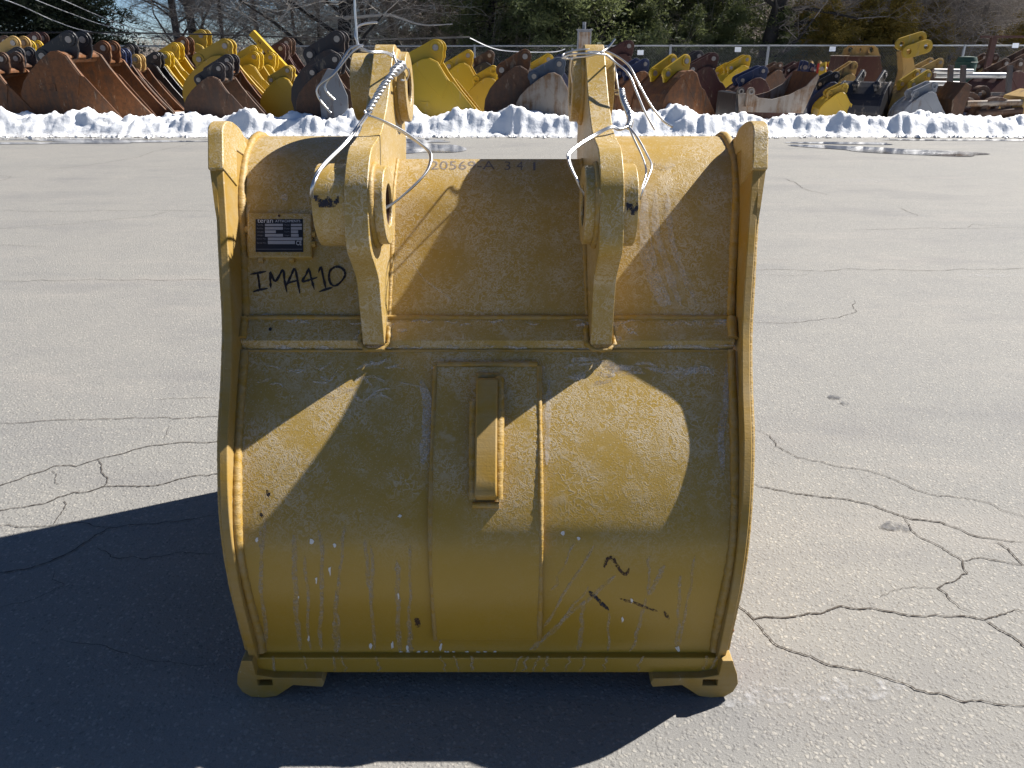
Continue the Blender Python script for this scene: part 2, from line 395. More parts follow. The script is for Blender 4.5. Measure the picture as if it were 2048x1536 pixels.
CRACKS = [
 ([(-40, 848), (60, 845), (120, 840), (205, 838), (270, 836), (330, 835), (400, 834), (445, 833), (600, 828)], .007),
 ([(-60, 990), (0, 972), (60, 950), (110, 932), (200, 918), (260, 903), (340, 888), (440, 883), (560, 880)], .009),
 ([(-60, 1030), (0, 1022), (90, 1008), (150, 985), (205, 974), (270, 973), (330, 968), (390, 952), (440, 948), (560, 940)], .010),
 ([(-60, 1050), (0, 1052), (60, 1054), (110, 1051), (170, 1047), (260, 1050), (330, 1045), (440, 1030)], .006),
 ([(195, 918), (203, 945), (216, 958), (208, 974)], .007), ([(103, 940), (112, 960), (120, 970)], .004),
 ([(126, 1002), (130, 1014), (116, 1036), (106, 1051)], .006), ([(222, 1054), (190, 1072), (160, 1092), (90, 1128), (40, 1140), (-20, 1148)], .008),
 ([(190, 1096), (240, 1118), (330, 1112), (440, 1108)], .005),
 ([(310, 800), (380, 797), (440, 796)], .004), ([(330, 880), (334, 865), (338, 852)], .003),
 ([(-40, 562), (30, 563), (120, 562), (190, 558), (250, 561), (330, 561), (400, 559), (445, 560)], .008),
 ([(-30, 422), (60, 423), (200, 421), (330, 421), (430, 423)], .008), ([(-30, 458), (60, 453), (150, 448), (220, 440), (300, 432), (348, 422)], .008),
 ([(-30, 491), (40, 492), (90, 494)], .006), ([(-30, 332), (100, 335), (230, 334), (410, 335)], .008), ([(60, 342), (140, 335), (215, 325), (270, 316), (310, 302), (380, 286)], .012),
 ([(0, 362), (22, 354), (0, 351)], .008),
 ([(1500, 540), (1580, 540), (1700, 538), (1800, 540), (1950, 540), (2100, 536)], .009), ([(1500, 520), (1580, 520)], .004), ([(1500, 551), (1570, 552), (1620, 548)], .004),
 ([(1490, 649), (1560, 647), (1620, 641), (1680, 635), (1713, 624), (1705, 612), (1707, 600)], .006),
 ([(1567, 357), (1600, 372), (1655, 391)], .012), ([(1795, 415), (1820, 425), (1835, 432)], .010), ([(1700, 460), (1800, 458), (1940, 457), (2060, 455)], .008), ([(1935, 456), (1945, 449), (2000, 452)], .008),
 ([(1505, 858), (1540, 872), (1552, 892), (1595, 916), (1660, 930), (1755, 948), (1830, 980), (1880, 993), (1950, 1000), (2000, 1020), (2070, 1040)], .006),
 ([(1500, 965), (1545, 978), (1590, 988), (1680, 998), (1760, 1018), (1805, 1033), (1880, 1045), (1960, 1075), (2070, 1088)], .010),
 ([(1805, 1033), (1820, 1055), (1845, 1078), (1885, 1096), (1925, 1122), (1935, 1148), (1905, 1165), (1875, 1177), (1900, 1200), (1945, 1228)], .008),
 ([(1925, 1122), (1965, 1116), (2040, 1130), (2070, 1132)], .007), ([(1990, 1084), (2015, 1098), (2030, 1115), (2044, 1131)], .009), ([(1875, 1177), (1830, 1174), (1760, 1195)], .003),
 ([(1462, 1195), (1490, 1222), (1508, 1240), (1560, 1236), (1620, 1227), (1680, 1213), (1750, 1218), (1820, 1233), (1930, 1233), (1970, 1240), (2000, 1230), (2070, 1220)], .009),
 ([(1508, 1240), (1530, 1268), (1580, 1302), (1660, 1332), (1760, 1352), (1830, 1380), (1930, 1405), (2070, 1412)], .008), ([(1970, 1240), (2010, 1266), (2060, 1300)], .009),
 ([(-40, 1230), (70, 1200), (130, 1170), (110, 1140)], .003), ([(430, 1330), (260, 1310), (120, 1280)], .003),
]
for pts, wd in CRACKS: mk("crack", *ribbon(pts, wd*.52, 4), 'crack', GROUND)
def blob(c, rx, ry, z, n=26, rot=0, rough=.25):
    ph = RNG.random(4)*6.28; V = [(c[0], c[1], z)]
    for i in range(n):
        a = 2*math.pi*i/n; r = 1+rough*(.5*math.sin(2*a+ph[0])+.4*math.sin(3*a+ph[1])+.3*math.sin(5*a+ph[2]))
        x, y = rx*r*math.cos(a), ry*r*math.sin(a); V.append((c[0]+x*math.cos(rot)-y*math.sin(rot), c[1]+x*math.sin(rot)+y*math.cos(rot), z))
    return V, [(0, i+1, (i+1) % n+1) for i in range(n)]
for px, py, rx, ry, mt in [(1790, 1055, .045, .028, 'oil'), (1668, 796, .03, .02, 'oil'), (1690, 808, .02, .015, 'oil'), (1640, 1392, .15, .03, 'chalk'), (1480, 1392, .10, .04, 'chalk'), (1720, 1372, .1, .025, 'chalk'), (130, 1318, .02, .012, 'chalk'),
                           (1720, 362, .35, .10, 'chalk'), (2000, 552, .3, .03, 'chalk')]:
    c = ground(px, py); mk("stain", *blob(c, rx, ry, .005), mt, GROUND)
for k, (px, py, rx, ry, rot) in enumerate([(1785, 302, 1.15, .42, -.42), (1690, 287, .7, .2, -.1), (845, 297, .55, .75, -.35), (800, 283, .9, .25, 0), (240, 283, 1.5, .14, 0), (60, 287, 1.5, .12, 0), (120, 279, 1.9, .08, 0), (1980, 281, 1.6, .1, -.05), (620, 279, 1.6, .07, 0)]):
    o = mk("meltwater_puddle", *blob(ground(px, py), rx, ry, .007, 40, rot, .35), 'wet'); tag(o, kind="structure"); o["label"] = "thin meltwater on the asphalt below the snow bank"

# ---- snow: ploughed bank along the yard edge and the covered ground behind
def fbm(x, y, seed, oct=5, f=1.0):
    out = np.zeros_like(x); a = 1.0; r = np.random.default_rng(seed)
    for o in range(oct):
        for k in range(3):
            th = r.random()*6.28; ph = r.random()*6.28; fr = f*(.8+.5*r.random())
            out += a*np.sin((x*math.cos(th)+y*math.sin(th))*fr*6.28+ph)/3
        a *= .52; f *= 2.03
    return out
def snow_bank():
    xs = np.arange(-13.5, 13.5, .035); ys = np.concatenate([np.arange(13.82, 15.6, .035), np.linspace(15.6, 17.2, 22)])
    X, Y = np.meshgrid(xs, ys)
    e = Y-(13.98+.05*fbm(X, X*0, 3, 3, .35)+.03*fbm(X, X*0, 5, 4, 2.5))
    front = np.clip(e/.42, 0, 1); front = front*front*(3-2*front)
    back = 1-np.clip((e-.55)/.95, 0, 1); back = back*back*(3-2*back)
    crest = .30+.060*fbm(X, X*0, 11, 4, .33)
    lump = fbm(X, Y, 21, 3, .45); lump2 = np.abs(fbm(X, Y*1.2, 22, 3, .8))
    Z = crest*front*(.20+.80*back)*(1+.22*lump+.42*(lump2-.35))
    Z += front*.050*np.abs(fbm(X, Y, 33, 3, 2.4))*(.3+back)+front*.014*np.abs(fbm(X, Y, 35, 3, 7.0))
    apron = np.clip(e/.06, 0, 1)*.035*(1+.6*fbm(X, Y, 44, 4, 3))
    Z = np.maximum(Z, apron*(e > 0)); Z[e < 0] = -.03
    Z[-1, :] = .03
    V = np.stack([X, Y, Z], -1).reshape(-1, 3); nx = len(xs); ny = len(ys)
    idx = np.arange(nx*ny).reshape(ny, nx); Q = np.stack([idx[:-1, :-1], idx[:-1, 1:], idx[1:, 1:], idx[1:, :-1]], -1).reshape(-1, 4)
    o = mk_np("snow_bank", V, Q, 'snow', smooth=True); tag(o, kind="structure"); o["label"] = "lumpy ploughed snow bank along the far edge of the yard"
    # chunks and crumbs that rolled onto the asphalt
    P = []
    for k in range(420):
        x = RNG.uniform(-11, 11); y = 13.98-abs(RNG.normal(0, .10)); s = RNG.uniform(.012, .045)
        P.append(icelump((x, y, s*.4), s))
    o = mk("snow_crumbs", *merge(P), 'snow', smooth=60); tag(o, kind="stuff"); o["label"] = "loose snow clods crumbled off the bank"
def icelump(c, s):
    V = []; F = [(0, 2, 4), (2, 1, 4), (1, 3, 4), (3, 0, 4), (2, 0, 5), (1, 2, 5), (3, 1, 5), (0, 3, 5)]
    for d in ((1, 0, 0), (-1, 0, 0), (0, 1, 0), (0, -1, 0), (0, 0, 1), (0, 0, -1)):
        k = s*RNG.uniform(.6, 1.3); V.append((c[0]+d[0]*k+RNG.normal(0, s*.2), c[1]+d[1]*k+RNG.normal(0, s*.2), c[2]+d[2]*k*.8))
    return V, F
snow_bank()
xs = np.linspace(-60, 60, 121); ys = np.linspace(17.0, 44, 60); X, Y = np.meshgrid(xs, ys)
Z = .035+.03*fbm(X, Y, 71, 4, .3); Z[0, :] = .02
idx = np.arange(X.size).reshape(X.shape); Q = np.stack([idx[:-1, :-1], idx[:-1, 1:], idx[1:, 1:], idx[1:, :-1]], -1).reshape(-1, 4)
o = mk_np("snow_field", np.stack([X, Y, Z], -1).reshape(-1, 3), Q, 'snow', smooth=True); tag(o, kind="structure"); o["label"] = "thin snow over the storage ground under the stored buckets"
# wooded slope behind, higher to the right
xs = np.linspace(-160, 160, 81); ys = np.linspace(38, 190, 60); X, Y = np.meshgrid(xs, ys)
side = 1/(1+np.exp(-(X-9)/7.0)); Z = side*13*np.clip((Y-44)/75, 0, 1)**1.1+.5*fbm(X, Y, 91, 4, .04)*np.clip((Y-40)/20, 0, 1)-.02
idx = np.arange(X.size).reshape(X.shape); Q = np.stack([idx[:-1, :-1], idx[:-1, 1:], idx[1:, 1:], idx[1:, :-1]], -1).reshape(-1, 4)
o = mk_np("hillside", np.stack([X, Y, Z], -1).reshape(-1, 3), Q, 'hill', smooth=True); tag(o, kind="structure"); o["label"] = "leaf-littered wooded slope behind the yard"
def hill_z(x, y):
    s = 1/(1+math.exp(-(x-9)/7.0)); return s*13*max(0, min(1, (y-44)/75))**1.1

# ================================================================== THE MAIN BUCKET
ORG = (0, 1.9, 0)
BK = thing("excavator_bucket", "large ochre-yellow excavator bucket with wired ears standing alone on the asphalt", "excavator bucket", ORG)
def bpart(name, vf, mat, parent=BK, smooth=None, bevel=0.0): return mk(name, vf[0], vf[1], mat, parent, ORG, smooth, bevel)
def WD(z): return .580+.115*max(0.0, z-.3)**1.3    # half width over the side plates: narrower at the heel
def survey(y, d):                                   # (Y, Z) of a profile point from its sight line and depth
    v = (y-768)/FPX; return (d*(CC-v*SS), CH-d*(SS+v*CC))
RIMD = {}
for y_, wpx in ((290, 1092), (340, 1090), (400, 1082), (500, 1070), (640, 1055), (700, 1054), (780, 1057), (870, 1066), (940, 1066), (1000, 1062), (1050, 1055), (1100, 1044), (1150, 1029), (1200, 1010), (1280, 972)):
    z_ = 1.0
    for k_ in range(25): d_ = FPX*2*WD(z_)/wpx; z_ = survey(y_, d_)[1]
    RIMD[y_] = d_
_k = sorted(RIMD)
def rimd(y): return float(np.interp(y, _k, [RIMD[k] for k in _k]))
_r = [survey(y, RIMD[y]) for y in _k]; TOPR = _r[0]
RIM = catmull([(_r[-1][0]+.037, .064), (_r[-1][0]+.013, .105)]+_r[::-1]+[(TOPR[0]+.030, TOPR[1]+.034), (TOPR[0]+.070, TOPR[1]+.047), (TOPR[0]+.110, TOPR[1]+.042)], 4)
MOUTH = catmull([RIM[-1], (RIM[-1][0]+.04, 1.268), (RIM[-1][0]+.075, 1.240), (2.30, 1.212), (2.46, 1.19), (2.555, 1.16), (2.585, 1.10), (2.585, .85), (2.58, .60), (2.575, .30), (2.59, .12), (2.64, .045)], 4)
SIDE = RIM+MOUTH[1:]+[(2.64, .004), (2.50, .004), (2.42, .062)]
TPL = .020
for s in (-1, 1):
    sp = bpart("side_plate", prism(SIDE, lambda p: (s*WD(p[1]), p[0], p[1]), lambda p: (s*(WD(p[1])-TPL), p[0], p[1])), 'edge', smooth=30, bevel=.0025); fixn(sp)
    # thick hardened corner along the top of the plate
    i0 = next(i for i, p in enumerate(RIM) if p[1] > survey(341, rimd(341))[1]); back = RIM[i0:]+MOUTH[1:7]
    inner = [(p[0]+.055, p[1]-.05) for p in back[:8]]+[(RIM[-1][0]+.02, 1.20), (RIM[-1][0]+.065, 1.19)]
    poly = [(p[0]-.006, p[1]+.004) for p in back]+inner[::-1]
    tb = bpart("corner_block", prism(poly, lambda p: (s*(WD(p[1])+.016), p[0], p[1]), lambda p: (s*(WD(p[1])-.023), p[0], p[1])), 'paint', sp, smooth=30, bevel=.003); fixn(tb)
    # tapering outer cheek under the block
    cp = [survey(y, rimd(y)) for y in (341, 415, 475)]
    ck = [(cp[0][0]+.002, cp[0][1]), (cp[0][0]+.06, cp[0][1]), (cp[1][0]+.05, cp[1][1]), (cp[2][0]+.005, cp[2][1]), (cp[1][0]-.002, cp[1][1])]
    cv = bpart("cheek_plate", prism(ck, lambda p: (s*(WD(p[1])+.001+.014*max(0, (p[1]-1.05)/.146)), p[0], p[1]), lambda p: (s*(WD(p[1])-.002), p[0], p[1])), 'edge', sp); fixn(cv)

# shell sections ------------------------------------------------------------
def offs(P, d):
    out = []
    for i, p in enumerate(P):
        a = P[max(i-1, 0)]; b = P[min(i+1, len(P)-1)]; dy, dz = b[0]-a[0], b[1]-a[1]; L = math.hypot(dy, dz)
        out.append((p[0]+dz/L*d, p[1]-dy/L*d))
    return out
LOW = [survey(y, rimd(y)+d) for y, d in ((1304, .058), (1275, .045), (1200, .038), (1150, .028), (1100, .023), (1060, .025), (1020, .031), (975, .037), (900, .045), (820, .050), (735, .060), (699, .066))]
LOW = catmull(LOW, 6)
_u = [survey(y, rimd(y)+d) for y, d in ((640, .075), (600, .078), (500, .085), (400, .092), (345, .118), (318, .152), (275, .228))]
UP_OUT = catmull(_u[:5]+[(_u[5][0]+.012, _u[5][1]+.016), _u[6], (_u[6][0]+.085, _u[6][1]-.014), (_u[6][0]+.22, _u[6][1]-.09)], 6)
UP_MID = catmull(_u[:4]+[(_u[4][0]-.004, _u[4][1]-.007), (_u[5][0]-.022, _u[5][1]-.010), _u[5]], 6)
RB0 = survey(640, rimd(640)+.073); RB1 = survey(683, rimd(683)+.052); LT = LOW[-1]
def sheet(P, xf0, xf1, th=.016, nx=2):
    """extruded shell section, outer curve P, thickness inward"""
    IN = offs(P, th); n = len(P); V, F = [], []
    for k in range(nx+1):
        t = k/nx
        for (Y, Z) in P: V.append((xf0(Z)*(1-t)+xf1(Z)*t, Y, Z))
        for (Y, Z) in IN: V.append((xf0(Z)*(1-t)+xf1(Z)*t, Y, Z))
    m = 2*n
    for k in range(nx):
        for i in range(n-1):
            a = k*m+i; F.append((a, a+m, a+m+1, a+1)); a = k*m+n+i; F.append((a, a+1, a+m+1, a+m))
        for i in (0, n-1):
            a, b = k*m+i, k*m+n+i; F.append((a, b, b+m, a+m) if i == 0 else (a, a+m, b+m, b))
    for k in (0, nx):
        F += [(k*m+i, k*m+i+1, k*m+n+i+1, k*m+n+i) for i in range(n-1)]
    return V, F
wrp = fixn(bpart("wrapper", sheet(LOW, lambda z: -(WD(z)-TPL), lambda z: WD(z)-TPL, nx=4), 'paint', smooth=35))
KE = rimd(650)/1.74                                 # ears: scale of their survey
EX = .264*KE; ET = .025*KE
for nm, P, a, b in (("back_plate", UP_OUT, lambda z: -(WD(z)-TPL), lambda z: -EX-.01), ("back_plate", UP_OUT, lambda z: EX+.01, lambda z: WD(z)-TPL), ("back_plate", UP_MID, lambda z: -EX-.01, lambda z: EX+.01)):
    fixn(bpart(nm, sheet(P, a, b, nx=2), 'paint', smooth=35))
# shelf rib between the two shells
rib = [(RB0[0], RB0[1]+.004), (RB1[0], RB1[1]+.002), (RB1[0]+.001, RB1[1]-.005), (LT[0]+.001, LT[1]-.001), (LT[0]+.05, LT[1]), (RB0[0]+.03, RB0[1]-.01)]
fixn(bpart("cross_rib", prism(rib, lambda p: (-(WD(p[1])-TPL+.001), p[0], p[1]), lambda p: (WD(p[1])-TPL+.001, p[0], p[1])), 'paint', bevel=.002))
# floor and cutting edge (hidden side, but there)
fl = [(LOW[0][0]-.002, .108), (1.452, .085), (1.50, .07), (2.42, .06), (2.62, .004), (2.66, .004), (2.44, .085), (1.52, .095), (1.46, .115)]
fixn(bpart("floor_plate", prism(fl, lambda p: (-(WD(p[1])-TPL-.001), p[0], p[1]), lambda p: (WD(p[1])-TPL-.001, p[0], p[1])), 'paint'))
# heel bar
def heel_x(z): return WD(z)+.004
hb = [(1.446, .1068), (1.424, .1065), (1.421, .062), (1.50, .058), (1.50, .110)]
fixn(bpart("heel_bar", prism(hb, lambda p: (-heel_x(p[1]), p[0], p[1]), lambda p: (heel_x(p[1]), p[0], p[1])), 'paint', bevel=.003))
for s in (-1, 1):
    # wear shroud on the heel corner: a rounded lobe below and outside the heel with a rectangular lifting slot
    O = [(.515, .066), (.40, .064), (.394, .050), (.400, .036), (.470, .042), (.488, .028), (.515, .006), (.545, .0005), (.578, .004), (.597, .020), (.606, .046), (.600, .078), (.590, .104), (.585, .120), (.560, .120), (.556, .075)]
    slot = [(.520, .041), (.556, .041), (.556, .060), (.520, .060)]
    sh = bpart("heel_shroud", prism(O, lambda p: (s*p[0]*1.012, 1.400, p[1]), lambda p: (s*p[0]*1.012, 1.452, p[1]), [slot]), 'edge', bevel=.002); fixn(sh)
    # red-primed strap of the shroud wrapping the outside of the plate
    O2 = [(1.4525, .0005), (1.4525, .12), (1.415, .20), (1.43, .20), (1.52, .14), (1.60, .05), (1.60, .0005)]
    fixn(bpart("shroud_strap", prism(O2, lambda p: (s*(WD(p[1])+.001), p[0], p[1]), lambda p: (s*(WD(p[1])+.010+(.016 if p[1] < .05 else 0)), p[0], p[1])), 'red', sh))
    O3 = [(.40, .036), (.470, .042), (.515, .006), (.545, .0005), (.575, .003), (.575, .05), (.40, .055)]
    fixn(bpart("shroud_pad", prism(O3, lambda p: (s*p[0], 1.4525, p[1]), lambda p: (s*p[0], 1.56, p[1])), 'red', sh))

# weld beads -------------------------------------------------------------------
def bead(pts, r, seg=8, jit=.12, step=.006):
    P = [np.array(p, float) for p in pts]; out = []
    for a, b in zip(P, P[1:]):
        n = max(1, int(np.linalg.norm(b-a)/step)); out += [a+(b-a)*k/n for k in range(n)]
    out.append(P[-1]); ph = RNG.random()*6
    rr = [r*(1+jit*math.sin(i*1.9+ph)*.4+jit*.9*math.sin(i*.13+ph*2)+RNG.normal(0, jit*.25)) for i in range(len(out))]
    return tube(out, rr, seg)
for s in (-1, 1):
    X = lambda z, d=0: s*(WD(z)-TPL-.004-d)
    bpart("weld_bead", bead([(X(z), y-.001, z) for y, z in LOW[1:-1]], .0115), 'weld', wrp, smooth=60)
    bpart("weld_bead", bead([(X(z), y+.003, z) for y, z in UP_OUT[:44]], .012), 'weld', BK, smooth=60)
    bpart("weld_bead", bead([(X(RB0[1]), RB0[0]-.003, RB0[1]+.006), (X(RB1[1]), RB1[0]+.006, RB1[1]+.006)], .012), 'weld', BK, smooth=60)
bpart("weld_bead", bead([(x, RB0[0]+.002, RB0[1]+.006) for x in (-.60, -.3, 0, .3, .60)], .006), 'weld', BK, smooth=60)
bpart("weld_bead", bead([(x, LT[0]-.002, LT[1]-.002) for x in (-.60, -.3, 0, .3, .60)], .004), 'weld', BK, smooth=60)
for s in (-1, 1):                                    # outer weld, bright where the sun rakes it
    OUT = [q for q in RIM if .13 < q[1] < survey(420, rimd(420))[1]]
    bpart("weld_bead", bead([(s*(WD(z)+.002), y+.013, z) for y, z in OUT], .0075, jit=.07), 'weld', BK, smooth=60)

# surface lookup: point on the shell seen at a pixel -------------------------------
def shell_at(px, py, P, off=0.0):
    best = None
    for (a, b) in zip(P, P[1:]):
        q0, q1 = proj((0, a[0], a[1]))[1], proj((0, b[0], b[1]))[1]
        if (q0-py)*(q1-py) <= 0 and abs(q1-q0) > 1e-6:
            t = (py-q0)/(q1-q0); Y = a[0]+(b[0]-a[0])*t; Z = a[1]+(b[1]-a[1])*t
            dy, dz = b[0]-a[0], b[1]-a[1]; L = math.hypot(dy, dz); ny, nz = -dz/L, dy/L
            zc = Y*CC-(Z-CH)*SS; best = Vector((CX+(px-1024)/FPX*zc, Y+ny*off, Z+nz*off)); break
    if best is None:
        a = min(P, key=lambda q: abs(proj((0, q[0], q[1]))[1]-py)); zc = a[0]*CC-(a[1]-CH)*SS
        best = Vector((CX+(px-1024)/FPX*zc, a[0]-off, a[1]))
    return best
LOWF = catmull(LOW, 3); UPF = catmull(UP_OUT, 2); UPM = catmull(UP_MID, 2)
def low(px, py, off=.0012): return shell_at(px, py, LOWF, off)
def upp(px, py, off=.0012): return shell_at(px, py, UPF, off)
def upm(px, py, off=.0012): return shell_at(px, py, UPM, off)
# wear plate
ys_ = list(np.linspace(737, 1273, 34)); fo = [low(972, y, .011) for y in ys_]; fi = [low(972, y, -.004) for y in ys_]
sec = [(p.y, p.z) for p in fo]+[(p.y, p.z) for p in fi[::-1]]
wp = fixn(bpart("wear_plate", prism(sec, lambda p: (-.1245, p[0], p[1]), lambda p: (.1245, p[0], p[1])), 'paint', smooth=35, bevel=.0015))
for x in (-.1255, .1255):
    bpart("weld_bead", bead([(x, p.y+.004, p.z-.001) for p in fo], .0065 if x > 0 else .006), 'weld', wp, smooth=60)
bpart("weld_bead", bead([(-.122, fo[0].y+.006, fo[0].z+.003), (0, fo[0].y+.006, fo[0].z+.003), (.122, fo[0].y+.006, fo[0].z+.003)], .007), 'weld', wp, smooth=60)
# pad block welded on the wear plate
ys_ = list(np.linspace(757, 1003, 14)); fo = [low(972, y, .052) for y in ys_]; fi = [low(972, y, .006) for y in ys_]
fo[0] = low(972, 772, .044); fo[-1] = low(972, 996, .046)
sec = [(p.y, p.z) for p in fo]+[(p.y, p.z) for p in fi[::-1]]
lb = fixn(bpart("pad_block", prism(sec, lambda p: (-.024, p[0], p[1]), lambda p: (.026, p[0], p[1])), 'edge', wp, smooth=30, bevel=.004))
for x, a, b in ((-.028, 3, 14), (.030, 0, 14)):
    bpart("weld_bead", bead([(x, (f.y*.45+g.y*.55), (f.z*.45+g.z*.55)) for f, g in list(zip(fo, fi))[a:b]], .0115), 'weld', wp, smooth=60)
bpart("weld_bead", bead([(-.027, fi[0].y-.006, fi[0].z+.004), (.03, fi[0].y-.006, fi[0].z+.004)], .010), 'weld', wp, smooth=60)
bpart("weld_bead", bead([(-.03, fi[-1].y-.012, fi[-1].z-.002), (.031, fi[-1].y-.012, fi[-1].z-.002)], .008), 'weld', wp, smooth=60)

# ears ----------------------------------------------------------------------
_e = [survey(y, d*KE) for y, d in ((690, 1.765), (640, 1.737), (600, 1.715), (560, 1.690), (530, 1.640), (500, 1.589), (450, 1.572), (395, 1.565), (350, 1.569), (300, 1.603), (280, 1.670), (260, 1.733), (230, 1.778), (200, 1.815), (150, 1.860), (110, 1.892))]
ET0 = survey(88, 1.925*KE)
PIN_L = (_e[6][0]+.107, _e[6][1]+.022); PIN_U = (ET0[0]+.010, ET0[1]-.108)
_b = [(ET0[0]-.012, ET0[1]-.003), (ET0[0]+.030, ET0[1]-.006), (ET0[0]+.075, ET0[1]-.032), (ET0[0]+.104, ET0[1]-.080), (ET0[0]+.112, ET0[1]-.132), (ET0[0]+.112, ET0[1]-.195), (ET0[0]+.115, ET0[1]-.27)]
EARP = catmull(_e+_b, 4)+[(ET0[0]+.06, 1.10), (ET0[0]-.12, .98), (RB0[0]+.105, .89), (RB0[0]+.02, RB0[1]-.02)]
for s in (-1, 1):
    xc = s*EX
    hl = [circ(PIN_L, .049, 24), circ(PIN_U, .049, 24)]
    ear = bpart("ear", prism(EARP, lambda p: (xc-ET, p[0], p[1]), lambda p: (xc+ET, p[0], p[1]), hl), 'paint', smooth=35, bevel=.0025); fixn(ear)
    # bosses: s*outward. (centre, outer radius, from, to)
    outL = .072 if s < 0 else .033
    for c, ro, x0, x1, nm in ((PIN_L, .092, ET-.001, ET+outL, "boss"), (PIN_L, .088, -ET+.001, -ET-.030, "boss"), (PIN_U, .086, ET-.001, ET+(.062 if s < 0 else .026), "boss"), (PIN_U, .089, -ET+.001, -ET-.032, "boss")):
        bo = bpart(nm, ring_prism_x(c, ro, .047, xc+s*x0, xc+s*x1), 'paint', ear, smooth=35, bevel=.0025); fixn(bo)
    for c in (PIN_L, PIN_U):
        bu = bpart("bore_lining", ring_prism_x(c, .0485, .045, xc-.05, xc+.05), 'bore', ear, smooth=35); fixn(bu)
    for c in (PIN_L, PIN_U):      # fillet weld of the inner boss
        V = [(xc-s*(ET+.002), c[0]+.090*math.cos(a), c[1]+.090*math.sin(a)) for a in np.linspace(0, 6.28, 40)]
        bpart("weld_bead", bead(V, .008), 'weld', ear, smooth=60)
    # weld of the ear to the back plates
    for e in (-1, 1):
        P = UP_MID if e*s < 0 else UP_OUT
        V = [(xc+e*(ET+.002), y+.002, z) for y, z in P[:(34 if e*s < 0 else 34)]]
        bpart("weld_bead", bead(V, .0075, jit=.2), 'weld', ear, smooth=60)
    f0 = _e[1]; zr = lambda y: RB1[1]+(y-RB1[0])/(RB0[0]-RB1[0])*(RB0[1]-RB1[1])+.003
    bpart("weld_bead", bead([(xc+q*(ET+.004), y, zr(y)) for q, y in ((-1, f0[0]+.055), (-1.15, f0[0]+.012), (-.6, f0[0]-.003), (.6, f0[0]-.003), (1.15, f0[0]+.012), (1, f0[0]+.055))], .0075, jit=.35), 'weld', ear, smooth=60)

# nameplate -----------------------------------------------------------------
c0 = upp(562, 474, .010); tl, tr_, bl = upp(499, 430, .010), upp(626, 430, .010), upp(499, 519, .010)
NX = Vector((1, 0, 0)); NU = (tl-bl).normalized(); NN = NX.cross(NU); 
if NN.y > 0: NN = -NN
def np_pt(u, v, d): return c0+NX*u+NU*v+NN*d
hw, hh = (tr_-tl).length/2, (tl-bl).length/2
def np_box(u0, u1, v0, v1, d0, d1):
    v = [tuple(np_pt(u, q, d)) for d in (d0, d1) for q in (v0, v1) for u in (u0, u1)]
    return v, [(0, 2, 3, 1), (4, 5, 7, 6), (0, 1, 5, 4), (2, 6, 7, 3), (0, 4, 6, 2), (1, 3, 7, 5)]
NP = fixn(bpart("nameplate_bracket", np_box(-hw, hw, -hh, hh, -.030, .004), 'paint', bevel=.004))
for u, v in ((-.6, -1.03), (.35, -1.03), (1.03, .1), (1.03, -.35), (-1.02, .3)):
    q = np_pt(u*hw, v*hh, -.006); bpart("weld_tack", bead([q-NX*.006, q+NX*.006], .009), 'weld', NP, smooth=60)
bpart("rivet_hole", tube([np_pt(0, hh*.86, .0038), np_pt(0, hh*.86, .0046)], .0035, 10), 'bore', NP)
lw = hw*.735; lt = hh*.70; lbm = -hh*.76
LBL = fixn(bpart("data_plate", np_box(-lw, lw, lbm, lt, .004, .0052), 'plate', NP))
def lab(u0, u1, v0, v1, mt='field', d=.0056): fixn(bpart("plate_field" if mt == 'field' else "plate_line", np_box(u0, u1, v0, v1, .0050, d), mt, NP))
LWd = 2*lw; LHt = lt-lbm
def LU(f): return -lw+f*LWd
def LV(f): return lt-f*LHt
rows = [(.145, .215), (.245, .325), (.345, .43), (.455, .54), (.565, .645), (.665, .765)]
for r, segs in zip(rows, ([(.20, .58), (.75, .98)], [(.20, .58), (.75, .98)], [(.20, .43), (.75, .90)], [(.20, .58), (.75, .91)], [(.26, .985)], [(.26, .83)])):
    for a, b in segs: lab(LU(a), LU(b), LV(r[1]), LV(r[0]))
lab(LU(.02), LU(.985), LV(.925), LV(.915), 'fineink')
def text_mesh(s, size):
    cu = bpy.data.curves.new("t", 'FONT'); cu.body = s; cu.size = size; cu.resolution_u = 3
    ob = bpy.data.objects.new("t", cu); COL.objects.link(ob)
    dg = bpy.context.evaluated_depsgraph_get(); me = bpy.data.meshes.new_from_object(ob.evaluated_get(dg))
    V = [tuple(v.co) for v in me.vertices]; F = [tuple(p.vertices) for p in me.polygons]
    bpy.data.objects.remove(ob); bpy.data.curves.remove(cu); bpy.data.meshes.remove(me); return V, F
def np_text(s, u, v, wmax, h, mt):
    V, F = text_mesh(s, 1.0); x0 = min(p[0] for p in V); x1 = max(p[0] for p in V); y0 = min(p[1] for p in V); y1 = max(p[1] for p in V)
    VV = [tuple(np_pt(u+(p[0]-x0)/(x1-x0)*wmax, v+(p[1]-y0)/(y1-y0)*h, .0058)) for p in V]
    bpart("plate_lettering", (VV, F), mt, NP)
np_text("teran", LU(.04), LV(.115), LWd*.33, LHt*.115, 'ink'); np_text("ATTACHMENTS", LU(.42), LV(.10), LWd*.53, LHt*.075, 'ink')
for r, a, b in zip(rows, ("Part No.", "Ref No.", "Width", "Weight", "Bucket Type", "Serial No."), ("Model", "Date", "Capacity", "Weight", "", "")):
    np_text(a, LU(.03), LV(r[1])+LHt*.012, LWd*(.14 if len(a) < 9 else .20), LHt*.048, 'fineink')
    if b: np_text(b, LU(.61), LV(r[1])+LHt*.012, LWd*.11, LHt*.048, 'fineink')
np_text("CE", LU(.86), LV(.80), LWd*.11, LHt*.135, 'ink')

